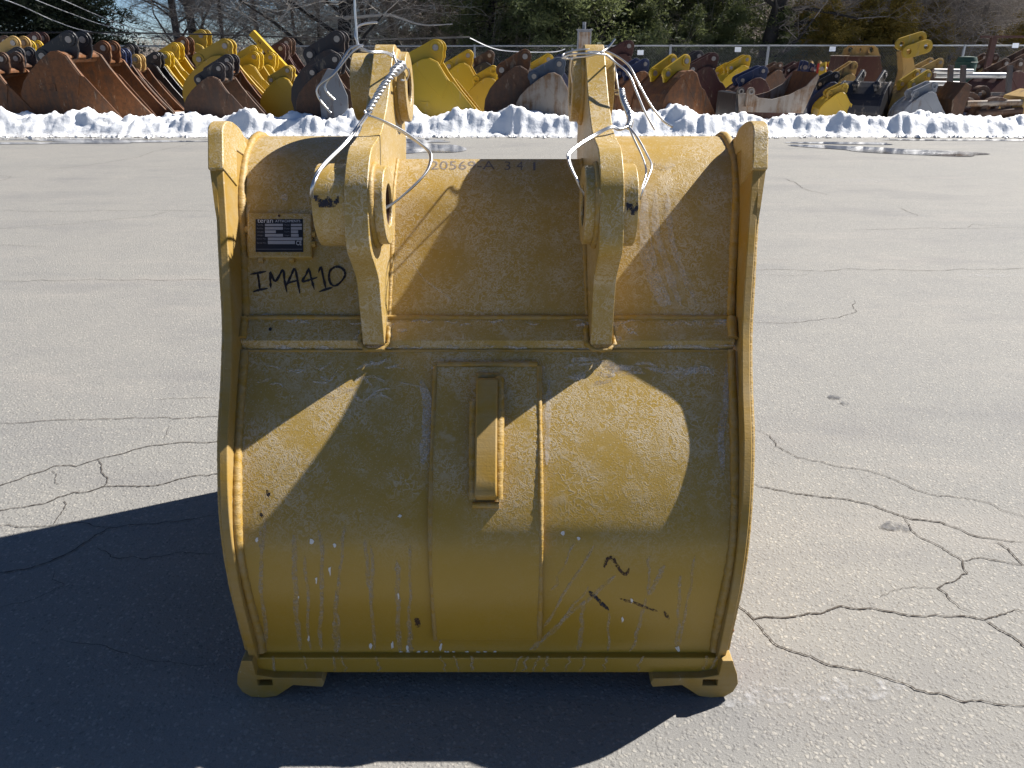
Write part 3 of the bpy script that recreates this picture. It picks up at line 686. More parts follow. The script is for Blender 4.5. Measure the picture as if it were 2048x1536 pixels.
# black marker lettering IMA410, drawn stroke by stroke on the plate -------------
STROKES = [[(500, 549), (517, 546), (533, 543)], [(515, 544), (518, 562), (520, 580)], [(506, 584), (520, 580), (536, 577)],
           [(542, 577), (541, 562), (541, 545), (551, 563), (566, 540), (569, 560), (574, 585)], [(573, 572), (582, 552), (590, 538), (595, 560), (600, 588)], [(573, 568), (584, 564), (598, 561)],
           [(618, 536), (612, 550), (605, 563), (620, 560), (635, 555)], [(618, 536), (623, 558), (629, 580)], [(637, 546), (642, 535), (647, 556), (652, 578)], [(638, 584), (652, 579), (666, 575)],
           [(672, 533), (661, 541), (658, 555), (662, 568), (670, 572), (681, 565), (690, 552), (688, 541), (678, 534), (668, 535)]]
def stroke_mesh(px, width, fn, n=7):
    P = [fn(*q) for q in catmull(px, n)]; V, F = [], []
    for i, p in enumerate(P):
        d = (P[min(i+1, len(P)-1)]-P[max(i-1, 0)]); up = Vector((0, -.9, .35)); nrm = d.cross(up)
        nrm = nrm.normalized() if nrm.length > 0 else Vector((1, 0, 0)); ww = width*(.65+.6*RNG.random())/2*min(1.0, .22+.30*min(i, len(P)-1-i))
        V += [tuple(p+nrm*ww), tuple(p-nrm*ww)]
        if i: F.append((2*i-2, 2*i-1, 2*i+1, 2*i))
    return V, F
for st in STROKES: bpart("marker_stroke", stroke_mesh(st, .0058, upp, 5), 'marker')
# stencilled number along the top of the middle plate
def stencil(s, px0, px1, py):
    V, F = text_mesh(s, 1.0); x0 = min(p[0] for p in V); x1 = max(p[0] for p in V); y0 = min(p[1] for p in V); y1 = max(p[1] for p in V)
    VV = [tuple(upm(px0+(p[0]-x0)/(x1-x0)*(px1-px0), py+8.5-(p[1]-y0)/(y1-y0)*17, .0012)) for p in V]
    bpart("stencilled_number", (VV, F), 'stamp')
stencil("20569-A", 861, 990, 331); stencil("3", 1009, 1021, 332); stencil("4", 1033, 1046, 332); stencil("1", 1066, 1071, 333)

# dried salt: runs, drops and blots ---------------------------------------------------
runs = []
def run(px, wd, fn=low): runs.append(stroke_mesh(px, wd, fn, 5))
for x, y0, y1, dx in [(522, 1060, 1310, 8), (587, 1070, 1300, 10), (640, 1060, 1300, 4), (672, 1180, 1305, 4), (690, 1050, 1240, -22), (668, 1240, 1305, 5), (742, 1090, 1300, 6), (795, 1120, 1305, 4), (818, 1090, 1290, 3), (818, 1240, 1305, 2), (880, 1100, 1290, 1), (730, 1080, 1210, 12),
                      (1165, 1200, 1300, -8), (1217, 1225, 1302, 0), (1300, 1110, 1190, -4), (1330, 1130, 1190, -35), (1290, 1195, 1302, -28), (1390, 1110, 1290, -32), (1360, 1150, 1300, -8), (530, 1010, 1100, -4), (610, 1110, 1300, 14)]:
    n = 6; run([(x+dx*k/n+RNG.normal(0, 2), y0+(y1-y0)*k/n) for k in range(n+1)], RNG.uniform(.006, .013))
for a, b in [((1190, 1090), (1085, 1260)), ((1180, 1170), (1070, 1300)), ((1150, 1085), (1100, 1180)), ((1230, 1150), (1060, 1300))]:
    n = 7; run([(a[0]+(b[0]-a[0])*k/n+RNG.normal(0, 3), a[1]+(b[1]-a[1])*k/n) for k in range(n+1)], RNG.uniform(.005, .010))
wr_ = runs; 
def crust(pts, wd, fn): wh.append(stroke_mesh(pts, wd, fn, 5))
wh = []
for pts, wd in [([(1290, 380), (1288, 450), (1290, 510), (1305, 560), (1320, 600), (1332, 612)], .026), ([(1300, 470), (1312, 540), (1330, 585), (1340, 612)], .012), ([(1312, 380), (1312, 460), (1330, 520), (1345, 570), (1362, 612)], .018), ([(1335, 385), (1338, 440), (1348, 500), (1372, 560), (1395, 610)], .015), ([(1300, 330), (1330, 340), (1350, 330)], .03), ([(560, 395), (575, 400)], .035), ([(520, 630), (545, 634), (575, 640)], .014), ([(820, 520), (850, 560), (905, 600)], .004)]: crust(pts, wd, upp)
for k in range(26):
    x = RNG.uniform(1110, 1420); y = 735+RNG.uniform(-18, 45)*RNG.random(); crust([(x, y), (x+RNG.uniform(8, 30), y+RNG.uniform(-10, 10)), (x+RNG.uniform(30, 55), y+RNG.uniform(-12, 12))], RNG.uniform(.005, .016), low)
for k in range(22):
    x = RNG.uniform(490, 850); y = RNG.uniform(720, 800); crust([(x, y), (x+RNG.uniform(8, 25), y+RNG.uniform(-12, 12)), (x+RNG.uniform(25, 45), y+RNG.uniform(-12, 12))], RNG.uniform(.003, .009), low)
for pts, wd in [([(862, 736), (900, 738), (960, 736), (1010, 737), (1090, 735)], .018), ([(842, 760), (856, 820), (852, 880), (845, 930)], .024), ([(1455, 715), (1452, 800), (1442, 870), (1446, 950)], .016), ([(482, 720), (480, 780), (482, 860)], .014), ([(1098, 760), (1096, 850), (1094, 930)], .014), ([(940, 800), (938, 860), (940, 920)], .012)]: crust(pts, wd, low)
def ribf(x, t):                                     # t 0..1 over the shelf top, 1..2 over its front lip
    if t <= 1: Y_ = RB0[0]+(RB1[0]-RB0[0])*t; Z_ = RB0[1]+(RB1[1]-RB0[1])*t+.0045; return Vector((x, Y_, Z_))
    u = t-1; return Vector((x, RB1[0]+(LT[0]-RB1[0])*u-.002, RB1[1]-.004+(LT[1]-RB1[1])*u))
for k in range(70):
    x = RNG.uniform(-.58, .58); t = RNG.choice([RNG.uniform(.05, .3), RNG.uniform(1.25, 1.8), RNG.uniform(1.25, 1.8)]); n = 4
    crust([(x+.011*j, t+RNG.normal(0, .06)) for j in range(n)], RNG.uniform(.003, .008), ribf)
for xc in (-EX, EX):
    for k in range(16): x = xc+RNG.normal(0, .035); t = RNG.uniform(.3, .9); crust([(x+.009*j, t+RNG.normal(0, .08)) for j in range(4)], RNG.uniform(.006, .014), ribf)
bpart("salt_crust", merge(wh), 'streakw', wrp)["kind"] = "stuff"
st_o = bpart("salt_runs", merge(runs), 'streak', wrp); st_o["kind"] = "stuff"
drops = []
def drop(px, py, w_, h_, fn=low):
    n = 9; P = [fn(px, py)]+[fn(px+w_*math.cos(6.283*k/n)*RNG.uniform(.35, 1.15), py+h_*math.sin(6.283*k/n)*RNG.uniform(.45, 1.2)*(1.25 if k < 5 else .8)) for k in range(n)]
    if any(p is None for p in P): return
    drops.append(([tuple(p) for p in P], [(0, k+1, (k+1) % n+1) for k in range(n)]))
for q in [(622, 1082, 6, 6), (669, 1090, 4, 4), (660, 1138, 3.5, 10), (633, 1158, 3, 7), (797, 1190, 3, 9), (597, 1193, 3, 3), (618, 1276, 3.5, 7), (741, 1290, 4, 7), (785, 1288, 3, 8), (905, 1190, 3.5, 9), (957, 1197, 3.5, 8), (1017, 1108, 4, 6), (969, 1124, 5, 4), (918, 1124, 4, 4), (1263, 1200, 3, 6), (1245, 1238, 3, 6), (1007, 1263, 5, 7), (943, 1268, 3, 5), (815, 1295, 4, 8), (882, 1292, 4, 8), (1356, 1296, 7, 7), (1126, 1066, 5, 5), (1157, 1076, 4, 4), (1435, 1297, 4, 6), (478, 1208, 3, 3), (514, 1078, 4, 5), (800, 1032, 5, 4)]: drop(*q)
for x in list(range(800, 1000, 17)): drop(x+RNG.normal(0, 5), 1303, RNG.uniform(2, 6), RNG.uniform(1.2, 3.5))
bpart("salt_drops", merge(drops), 'drop', wrp)["kind"] = "stuff"
hbr = []
for x, wd in [(610, .004), (667, .006), (686, .005), (752, .007), (885, .005), (912, .004), (942, .008), (1040, .006), (1056, .007), (1078, .007), (1098, .007), (1140, .007), (1172, .007), (1216, .007), (1285, .006), (1415, .008), (1432, .008), (545, .007)]:
    n = 5; P = []
    for k in range(n+1):
        q = at(x+RNG.normal(0, 2.5)-k*(2 if x > 1000 else -.5), 1312+31*k/n*RNG.uniform(.95, 1), 1.4215-.0015*k/n); P.append(q)
    V, F = [], []
    for i, p in enumerate(P):
        V += [(p.x-wd/2*RNG.uniform(.6, 1.2), p.y, p.z), (p.x+wd/2*RNG.uniform(.6, 1.2), p.y, p.z)]
        if i: F.append((2*i-2, 2*i-1, 2*i+1, 2*i))
    hbr.append((V, F))
bpart("salt_runs", merge(hbr), 'streak')["kind"] = "stuff"
# scuffs
for pts, wd, mt, fn in [([(1208, 1135), (1215, 1118), (1225, 1117), (1240, 1140), (1252, 1148), (1258, 1136)], .008, 'rustscuff', low), ([(1178, 1182), (1198, 1200), (1218, 1220)], .011, 'scuff', low), ([(1240, 1197), (1270, 1205), (1290, 1213), (1315, 1222)], .007, 'rustscuff', low), ([(1328, 1222), (1338, 1238)], .009, 'rustscuff', low),
                        ([(832, 1235), (836, 1246), (834, 1254)], .013, 'rustscuff', low), ([(872, 1255), (884, 1236), (905, 1226), (918, 1225)], .007, 'rustscuff', low), ([(533, 980), (540, 995)], .010, 'scuff', low), ([(521, 1026), (527, 1036)], .008, 'scuff', low),
                        ([(541, 660), (546, 666)], .010, 'scuff', lambda x, y: (lambda t: Vector((CX+(x-1024)/FPX*(rimd(660)+.07), RB0[0]+(RB1[0]-RB0[0])*t, RB0[1]+(RB1[1]-RB0[1])*t+.006)))((y-640)/43)), ]:
    bpart("scuff_mark", stroke_mesh(pts, wd, fn), mt)
# bare spots on the outer boss of the left ear and on the right ear
def cyl_patch(c, r, x0, x1, a0, a1, mt, par):
    V, F = [], []; na, nx = 16, 16
    for i in range(nx+1):
        for k in range(na+1):
            a = a0+(a1-a0)*k/na; V.append((x0+(x1-x0)*i/nx, c[0]-r*math.cos(a), c[1]+r*math.sin(a)))
    ph = RNG.random(3)*6
    for i in range(nx):
        u = i/nx; mid = .5+.28*math.sin(u*4+ph[0])+.1*math.sin(u*13+ph[1]); hw_ = .13+.24*math.sin(math.pi*u)+.08*math.sin(u*17+ph[2])
        for k in range(na):
            if abs(k/na-mid) < hw_: q = i*(na+1)+k; F.append((q, q+1, q+na+2, q+na+1))
    bpart("scuff_mark", (V, F), mt, par)
cyl_patch(PIN_L, .0932, -EX-ET-.071, -EX-ET-.012, rad(8), rad(26), 'scuff', BK)
cyl_patch(PIN_L, .0932, EX+ET+.004, EX+ET+.031, rad(-2), rad(18), 'scuff', BK)
for q in [(966, 835), (966, 872)]:
    pass

# ------------------------------------------------------------------ tie wires
WR = .0027
def wire(pxs, par, r=WR, n=6): 
    pts = catmull([tuple(at(q[0], q[1], q[2]*KE)) for q in pxs], n); return pts
def add_wire(par, org, pts, r=WR, name="strand"):
    V, F = tube(pts, r, 7); return mk(name, V, F, 'wire', par, org, 60)
def twist(par, org, pxs, r=WR, rad_=.0062, turns=9, ph=0):
    P = [Vector(p) for p in catmull([tuple(at(q[0], q[1], q[2]*KE)) for q in pxs], 24)]; out = []
    for i, p in enumerate(P):
        d = (P[min(i+1, len(P)-1)]-P[max(i-1, 0)]).normalized(); u = d.orthogonal().normalized(); v = d.cross(u); a = ph+turns*6.283*i/len(P)
        out.append(p+(u*math.cos(a)+v*math.sin(a))*rad_)
    return add_wire(par, org, out, r, "twisted_strand")
WO = (-.27, 1.75, 1.30)
wl = thing("tie_wire", "twisted tie wire on the ear beside the nameplate, one end standing straight up", "wire", WO, group="wires tied round the ears")
add_wire(wl, WO, wire([(709, -30, 1.90), (710, 20, 1.90), (713, 60, 1.90), (716, 92, 1.90), (724, 90, 1.90)], wl))
add_wire(wl, WO, wire([(755, 45, 1.93), (728, 48, 1.92), (713, 56, 1.91), (711, 72, 1.90), (718, 92, 1.90)], wl))
add_wire(wl, WO, wire([(727, 90, 1.90), (700, 98, 1.89), (672, 140, 1.87), (650, 174, 1.86), (669, 200, 1.86)], wl))
add_wire(wl, WO, wire([(724, 92, 1.895), (702, 106, 1.88), (668, 148, 1.86), (637, 172, 1.85), (637, 195, 1.85), (662, 226, 1.85)], wl))
add_wire(wl, WO, wire([(722, 96, 1.90), (740, 103, 1.89), (765, 103, 1.92), (785, 110, 1.99), (797, 125, 2.02), (806, 133, 2.03)], wl))
add_wire(wl, WO, wire([(722, 100, 1.90), (745, 105, 1.89), (770, 106, 1.93), (788, 116, 2.0), (808, 130, 2.03), (817, 145, 2.05), (812, 160, 2.06), (803, 160, 2.0)], wl))
add_wire(wl, WO, wire([(786, 104, 2.0), (790, 118, 1.99), (795, 134, 1.97), (800, 145, 1.95)], wl))
TW = [(806, 130, 1.97), (786, 148, 1.90), (768, 170, 1.87), (752, 196, 1.85), (738, 222, 1.82)]
for ph in (0, 2.1, 4.2): twist(wl, WO, TW, ph=ph, rad_=.0052, turns=5, r=.0036)
for k in range(3):
    c = at(790+k*6, 142-k*5, (1.925+k*.02)*KE); add_wire(wl, WO, [c+Vector((.0105*math.cos(a), .004*math.cos(a), .0105*math.sin(a))) for a in np.linspace(0, 6.6, 22)])
add_wire(wl, WO, wire([(738, 220, 1.82), (715, 252, 1.79), (690, 285, 1.74), (645, 330, 1.62), (626, 365, 1.56), (622, 390, 1.56), (625, 396, 1.60)], wl))
add_wire(wl, WO, wire([(742, 222, 1.82), (718, 255, 1.785), (692, 288, 1.735), (648, 332, 1.615), (630, 362, 1.555), (624, 386, 1.557), (626, 398, 1.60)], wl))
add_wire(wl, WO, wire([(729, 222, 1.80), (735, 230, 1.795), (760, 240, 1.79), (800, 262, 1.80), (845, 292, 1.79), (860, 312, 1.77), (854, 340, 1.74), (832, 368, 1.71), (790, 404, 1.68), (771, 417, 1.67), (760, 424, 1.67)], wl))
add_wire(wl, WO, wire([(733, 226, 1.80), (742, 232, 1.79), (770, 243, 1.79), (808, 263, 1.795), (850, 294, 1.785), (863, 311, 1.765), (857, 338, 1.735), (835, 364, 1.705), (792, 402, 1.68), (772, 414, 1.67), (760, 420, 1.67)], wl))
WO2 = (.27, 1.75, 1.30)
wr = thing("tie_wire", "tie wire looped over the ear far from the nameplate, two tails curving outwards", "wire", WO2, group="wires tied round the ears")
add_wire(wr, WO2, wire([(1230, 78, 2.0), (1215, 96, 1.99), (1200, 105, 1.97), (1178, 112, 1.98), (1150, 115, 2.02), (1135, 117, 2.03), (1126, 114, 2.05), (1128, 108, 2.08), (1150, 101, 2.08), (1175, 99, 2.08), (1205, 101, 2.10), (1232, 112, 2.08), (1258, 132, 2.02), (1276, 165, 1.98), (1300, 208, 1.95), (1325, 240, 1.92), (1345, 254, 1.90)], wr))
add_wire(wr, WO2, wire([(1175, 104, 1.985), (1205, 106, 1.99), (1232, 126, 1.98), (1257, 148, 1.95), (1274, 186, 1.92), (1290, 224, 1.90), (1310, 260, 1.88)], wr))
add_wire(wr, WO2, wire([(1125, 116, 2.05), (1138, 110, 2.0), (1165, 107, 1.97), (1195, 108, 1.965), (1215, 111, 2.0), (1226, 120, 2.05), (1232, 148, 2.06), (1237, 180, 2.0), (1244, 186, 1.96)], wr))
add_wire(wr, WO2, wire([(1144, 118, 2.0), (1142, 140, 2.03), (1145, 165, 2.04)], wr))
add_wire(wr, WO2, wire([(1228, 182, 2.05), (1240, 180, 1.97), (1244, 188, 1.95), (1232, 188, 2.04)], wr))
TW = [(1243, 180, 1.95), (1247, 200, 1.92), (1256, 222, 1.89), (1261, 240, 1.87), (1257, 254, 1.84)]
for ph in (0, 2.1, 4.2): twist(wr, WO2, TW, ph=ph, rad_=.0052, turns=6, r=.0036)
add_wire(wr, WO2, wire([(1258, 252, 1.84), (1240, 258, 1.81), (1222, 253, 1.79), (1190, 268, 1.77), (1155, 290, 1.72), (1136, 308, 1.68), (1138, 325, 1.66), (1148, 348, 1.64), (1158, 365, 1.63)], wr))
add_wire(wr, WO2, wire([(1256, 254, 1.84), (1238, 260, 1.81), (1222, 256, 1.785), (1192, 271, 1.765), (1158, 292, 1.715), (1139, 310, 1.675), (1142, 330, 1.66), (1156, 366, 1.65), (1168, 388, 1.66), (1182, 396, 1.67)], wr))
add_wire(wr, WO2, wire([(1257, 252, 1.84), (1275, 275, 1.80), (1295, 312, 1.74), (1303, 332, 1.69), (1295, 358, 1.65), (1282, 388, 1.62), (1280, 398, 1.64)], wr))
add_wire(wr, WO2, wire([(1257, 252, 1.84), (1268, 278, 1.80), (1285, 315, 1.74), (1292, 345, 1.69), (1284, 375, 1.65), (1281, 392, 1.63)], wr))

# ================================================================== FENCE, WIRES, TREES
FY = 28.0
fence = thing("chain_link_fence", "chain-link fence with galvanised top rail running behind the stored buckets", "fence", (0, FY, 0))
fx0, fx1 = -26.0, 26.0; FH = at(1570, 91, FY).z
for k in range(16):
    x = -24.3+k*3.3
    mk("post", *tube([(x, 0, 0), (x, 0, FH+.03)], .045, 8), 'post', fence, smooth=50)
mk("top_rail", *tube([(fx0, -.005, FH), (-8, 0, FH-.02), (8, 0, FH), (fx1, 0, FH+.01)], .026, 7), 'post', fence, smooth=50)
V, Q = [], []
def seg_quads(A, B, wdt):
    """thin 3-sided sticks from A to B (arrays n x 3)"""
    A = np.asarray(A, float); B = np.asarray(B, float); n = len(A); d = B-A; d /= np.maximum(1e-9, np.linalg.norm(d, axis=1))[:, None]
    u = np.cross(d, np.array([.3, .9, .2])); u /= np.maximum(1e-9, np.linalg.norm(u, axis=1))[:, None]; v = np.cross(d, u)
    wa, wb = (wdt if isinstance(wdt, tuple) else (wdt, wdt)); wa = np.broadcast_to(wa, n)[:, None]; wb = np.broadcast_to(wb, n)[:, None]
    VV = np.empty((n, 6, 3))
    for k in range(3):
        a = 2.0944*k; o_ = u*math.cos(a)+v*math.sin(a); VV[:, k] = A+o_*wa; VV[:, 3+k] = B+o_*wb
    base = (np.arange(n)*6)[:, None]; q = np.array([[0, 1, 4, 3], [1, 2, 5, 4], [2, 0, 3, 5]])
    return VV.reshape(-1, 3), (base[:, None, :]+q[None]).reshape(-1, 4)
def joinvq(L):
    Vs, Qs, k = [], [], 0
    for v, q in L: Vs.append(v); Qs.append(q+k); k += len(v)
    return np.concatenate(Vs), np.concatenate(Qs)
xs = np.arange(fx0, fx1-FH, .085); A = np.stack([xs, 0*xs, 0*xs+.03], -1); B = A+np.array([FH-.04, .004, FH-.04]); A2 = np.stack([xs+FH-.04, 0*xs+.006, 0*xs+.03], -1); B2 = A2+np.array([-(FH-.04), .004, FH-.04])
o = mk_np("wire_mesh", *joinvq([seg_quads(A, B, .0022), seg_quads(A2, B2, .0022)]), 'post', fence); o["kind"] = "stuff"
for px, py, lb in [(1281, 105, "small white sign on the fence behind the maroon bucket pile"), (1476, 99, "small white sign on the fence between the leaning trunk and the pines"), (1665, 98, "small white sign on the fence beside the tan bucket with two holes"), (2031, 91, "small white sign on the fence near the brown steel post")]:
    p = at(px, py, FY-.06); o = mk("fence_sign", *box(-.105, .105, -.004, .004, -.075, .075), 'sign'); o.location = p; tag(o, lb, "sign")
    for dx in (-.09, .09): mk("tie", *tube([(dx, .004, .05), (dx, .05, .07)], .004, 5), 'post', o)

# overhead lines
def cable(name, pxs, r, mat, label, cat="cable"):
    P = [at(*q) for q in pxs]; c = P[0]; V, F = tube(catmull([tuple(p) for p in P], 8), r, 6); o = mk(name, V, F, mat, None, c, 60); o.location = c; tag(o, label, cat); return o
cable("power_line", [(-160, -52, 24), (20, 3, 25), (110, 42, 27), (185, 64, 29), (330, 80, 33)], .013, 'line', "overhead line descending in front of the dark spruce, lowest of three")
cable("power_line", [(-60, -55, 24), (80, 3, 25), (150, 30, 27), (215, 52, 29), (330, 76, 33)], .013, 'line', "overhead line descending in front of the dark spruce, middle of three")
cable("power_line", [(-20, -60, 24), (128, 1, 25), (190, 28, 27), (260, 54, 29), (360, 74, 33)], .013, 'line', "overhead line descending in front of the dark spruce, topmost of three")
cable("cable", [(-300, 62, 24), (0, 65, 24), (200, 65, 24), (420, 69, 24), (700, 78, 24), (830, 77, 24.5), (940, 74, 25)], .022, 'cable', "thick black cable strung level behind the bucket rows")
cable("cable", [(940, 76, 25), (1000, 100, 25.2), (1100, 104, 25.4), (1130, 98, 25.5)], .014, 'line', "pale stay line sagging behind the yellow buckets")

def bare_tree_mesh(seed, h, r0, lean=(0, 0), low=1.2, spread=1.0, levels=4):
    R = np.random.default_rng(seed); A, B, WA, WB = [], [], [], []
    def grow(p, d, L, r, lev):
        n = 5 if lev == 0 else 4
        for k in range(n):
            d = d+R.normal(0, .07 if lev == 0 else .20, 3); d[2] += .03 if lev else .05; d /= np.linalg.norm(d)
            q = p+d*L/n; r1 = r*(1-.62*(k+1)/n if lev else 1-.13*(k+1)) if lev else r*.90
            A.append(p); B.append(q); WA.append(r); WB.append(max(r1, .004)); 
            if lev < levels:
                m = (4 if lev == 0 else 2) if (lev or q[2] > low*.5) else 1
                for j in range(m):
                    if R.random() < (.95 if lev < 2 else .75):
                        az = R.random()*6.283; up = R.uniform(-.15, .75) if lev == 0 else R.uniform(-.3, .6)
                        dd = np.array([math.cos(az), math.sin(az), up]); dd = dd/np.linalg.norm(dd)+d*.45; dd /= np.linalg.norm(dd)
                        grow(p+(q-p)*R.random(), dd, L*(.42 if lev == 0 else .55)*R.uniform(.6, 1.15)*spread, max(.006, r1*(.34 if lev == 0 else .5)), lev+1)
            p = q; r = r1
    d0 = np.array([lean[0], lean[1], 1.0]); grow(np.zeros(3), d0/np.linalg.norm(d0), h, r0, 0)
    A, B, WA, WB = map(np.array, (A, B, WA, WB)); thick = WA > .035
    def rounds(mask, sides):
        V, Q = [], []; a, b, wa, wb = A[mask], B[mask], WA[mask], WB[mask]; n = len(a); d = b-a; d /= np.linalg.norm(d, axis=1)[:, None]
        u = np.cross(d, np.array([.3, .9, .2])); u /= np.linalg.norm(u, axis=1)[:, None]; v = np.cross(d, u); VV = np.empty((n, 2*sides, 3)); b = b+d*wb[:, None]*.3
        for k in range(sides):
            t = 6.283*k/sides; o_ = u*math.cos(t)+v*math.sin(t); VV[:, k] = a+o_*wa[:, None]; VV[:, sides+k] = b+o_*wb[:, None]
        q = np.array([[k, (k+1) % sides, sides+(k+1) % sides, sides+k] for k in range(sides)]); return VV.reshape(-1, 3), ((np.arange(n)*2*sides)[:, None, None]+q[None]).reshape(-1, 4)
    return rounds(thick, 8), seg_quads(A[~thick], B[~thick], (WA[~thick], WB[~thick]))
TREES = {}
def place_tree(kind, builder, name, label, x, y, z, rz, sc, group):
    if kind not in TREES: TREES[kind] = builder()
    root = thing(name, label, "tree", (x, y, z), rz, group); root.scale = (sc, sc, sc)
    for nm, me in TREES[kind]:
        link(bpy.data.objects.new(nm, me), root)
def as_meshes(*items):
    out = []
    for nm, vq, mat in items:
        o = mk_np(nm, vq[0], vq[1], mat, smooth=(nm == "trunk")); me = o.data; bpy.data.objects.remove(o); out.append((nm, me))
    return out
def bare(kind, seed, h, r0, lean, low, spread, mt, tw, levels=4):
    def b():
        t, c = bare_tree_mesh(seed, h, r0, lean, low, spread, levels); return as_meshes(("trunk", t, mt), ("crown", c, tw))
    return kind, b
def conifer(kind, seed, h, spread, low, mat, r0, dens=1.0, needle=.16, droop=.25, bark='barkdk', nw=.28):
    def b():
        R = np.random.default_rng(seed); A, B, WA, WB = [], [], [], []; C = []
        zs = np.linspace(0, h, 9); bend = R.normal(0, .05, (9, 2)).cumsum(0)*.35
        for i in range(8):
            A.append((bend[i, 0], bend[i, 1], zs[i])); B.append((bend[i+1, 0], bend[i+1, 1], zs[i+1])); WA.append(r0*(1-zs[i]/h*.95)); WB.append(r0*(1-zs[i+1]/h*.95))
        z = low
        while z < h*.97:
            f = (z/h); nb = R.integers(3, 6)
            for j in range(nb):
                az = R.random()*6.283; L = spread*(max(.06, 1-f)**.75)*R.uniform(.55, 1.2)
                p = np.array([np.interp(z, zs, bend[:, 0]), np.interp(z, zs, bend[:, 1]), z+R.uniform(-.1, .1)]); d = np.array([math.cos(az), math.sin(az), R.uniform(-.05, .35)])
                r = max(.008, r0*.22*(1-f)); n = 5; tip = p
                for k in range(n):
                    d = d+R.normal(0, .12, 3); d[2] -= droop*.22; d /= np.linalg.norm(d); q = tip+d*L/n
                    A.append(tuple(tip)); B.append(tuple(q)); WA.append(r*(1-k/n)); WB.append(r*(1-(k+1)/n)+.003)
                    if k >= 1 or f > .6:
                        m = max(2, int(L/n*26*dens*(1+.3*k))); t = R.random((m, 1)); side = R.normal(0, .10+.05*L, (m, 3)); side[:, 2] *= .45
                        C.append(tip+(q-tip)*t+side)
                    tip = q
            z += R.uniform(.12, .30)*(1 if h > 5 else .7)
        A, B, WA, WB = map(np.array, (A, B, WA, WB)); t = seg_quads(A, B, (WA, WB))
        C = np.concatenate(C); C = np.repeat(C, 5, 0)+R.normal(0, needle*.45, (len(C)*5, 3)); n = len(C)
        d = R.normal(0, 1, (n, 3)); d[:, 2] *= .7; d /= np.linalg.norm(d, axis=1)[:, None]; e = np.cross(d, R.normal(0, 1, (n, 3))); e /= np.linalg.norm(e, axis=1)[:, None]
        L = needle*R.uniform(.5, 1.2, (n, 1)); w_ = L*nw
        V = np.stack([C-d*L/2, C+e*w_/2, C+d*L/2, C-e*w_/2], 1).reshape(-1, 3); Q = np.arange(n*4).reshape(-1, 4)
        return as_meshes(("trunk", t, bark), ("crown", (V, Q), mat))
    return kind, b
def gx(px, Y): return at(px, 91, Y).x
SPR = conifer("spruce", 5, 11, 2.7, .7, 'spruce', .26, .75, .20, .35)
PIN = conifer("pine", 9, 12, 3.6, 1.0, 'pine', .24, .85, .19, .2)
PIN2 = conifer("pine2", 14, 10, 3.2, .7, 'pine', .20, .9, .18, .3)
CED = conifer("cedar", 21, 4.2, 1.9, .3, 'cedar', .09, 1.5, .14, .05, 'bark')
CED2 = conifer("cedar2", 23, 3.6, 2.0, .2, 'cedar', .08, 1.5, .14, .0, 'bark')
HED = conifer("hedge", 31, 3.4, 1.5, .15, 'pine', .08, 1.6, .14, .1)
for k, (px, Y, rz, sc) in enumerate([(-10, 31, .3, 1.0), (85, 33, 2.1, 1.0), (178, 31.5, 4.0, .85), (-110, 34, 1.0, 1.1)]):
    place_tree(*SPR, "spruce_tree", ['dark spruce at the end of the fence behind the half-hidden rusty bucket', 'dark spruce behind the biggest orange-rust bucket', 'dark spruce behind the brown triple-eared bucket', 'dark spruce furthest along the fence from the pines'][k], gx(px, Y), Y, 0, rz, sc, "dark spruces")
for k, (px, Y, rz, sc) in enumerate([(985, 33, .5, 1.0), (1135, 31.0, 2.2, 1.1), (1215, 33.5, 3.3, 1.0), (1330, 34.5, 5.0, 1.05), (1430, 36, 1.4, 1.1), (880, 38, 2.9, 1.0), (1060, 39, 4.2, 1.15)]):
    place_tree(*(PIN if k % 2 else PIN2), "pine_tree", ['green pine behind the black-sided bucket', 'green pine with a thick dark trunk beside the utility box', 'green pine behind the maroon bucket with two discs', 'green pine behind the bright yellow twin ears', 'green pine beside the thick leaning trunk', 'green pine behind the freshly painted yellow bucket', 'green pine behind the brown and tan bucket'][k], gx(px, Y), Y, 0, rz, sc, "green pines beyond the fence")
for k, (px, Y, rz, sc) in enumerate([(1290, 31, .5, .9), (1390, 31.5, 2, .85), (1470, 32, 3, .9), (1560, 31.8, 1, .85), (1615, 33, 4.4, .8), (1240, 32, 5, .8)]):
    place_tree(*HED, "evergreen_shrub", ['evergreen shrub at the fence behind the large navy bucket', 'evergreen shrub at the fence behind the round maroon ears', 'evergreen shrub at the fence behind the far yellow buckets', 'evergreen shrub at the foot of the thick leaning trunk', 'evergreen shrub at the fence behind the heap of couplers', 'evergreen shrub at the fence behind the two maroon discs'][k], gx(px, Y), Y, 0, rz, sc, "evergreen shrubs along the fence")
for k, (px, Y, rz, sc) in enumerate([(1655, 31.5, .5, .88), (1725, 32, 2.5, .84), (1790, 31.5, 4, .95), (1860, 33, 1, .78), (1965, 34, 3, .72), (2050, 33, 5, .75), (1600, 34, 2, .9), (1915, 37, 2, .8)]):
    place_tree(*(CED if k % 2 else CED2), "cedar_tree", ['rusty olive cedar behind the sign near the pierced coupler', 'rusty olive cedar behind the tan head with two holes', 'rusty olive cedar between the pierced coupler and the ochre thumb', 'rusty olive cedar behind the links of the ochre thumb', 'rusty olive cedar behind the brown steel post', 'rusty olive cedar behind the sign past the steel post', 'rusty olive cedar close beside the thick leaning trunk', 'rusty olive cedar behind the dark green drum'][k], gx(px, Y), Y, 0, rz, sc, "winter cedars")
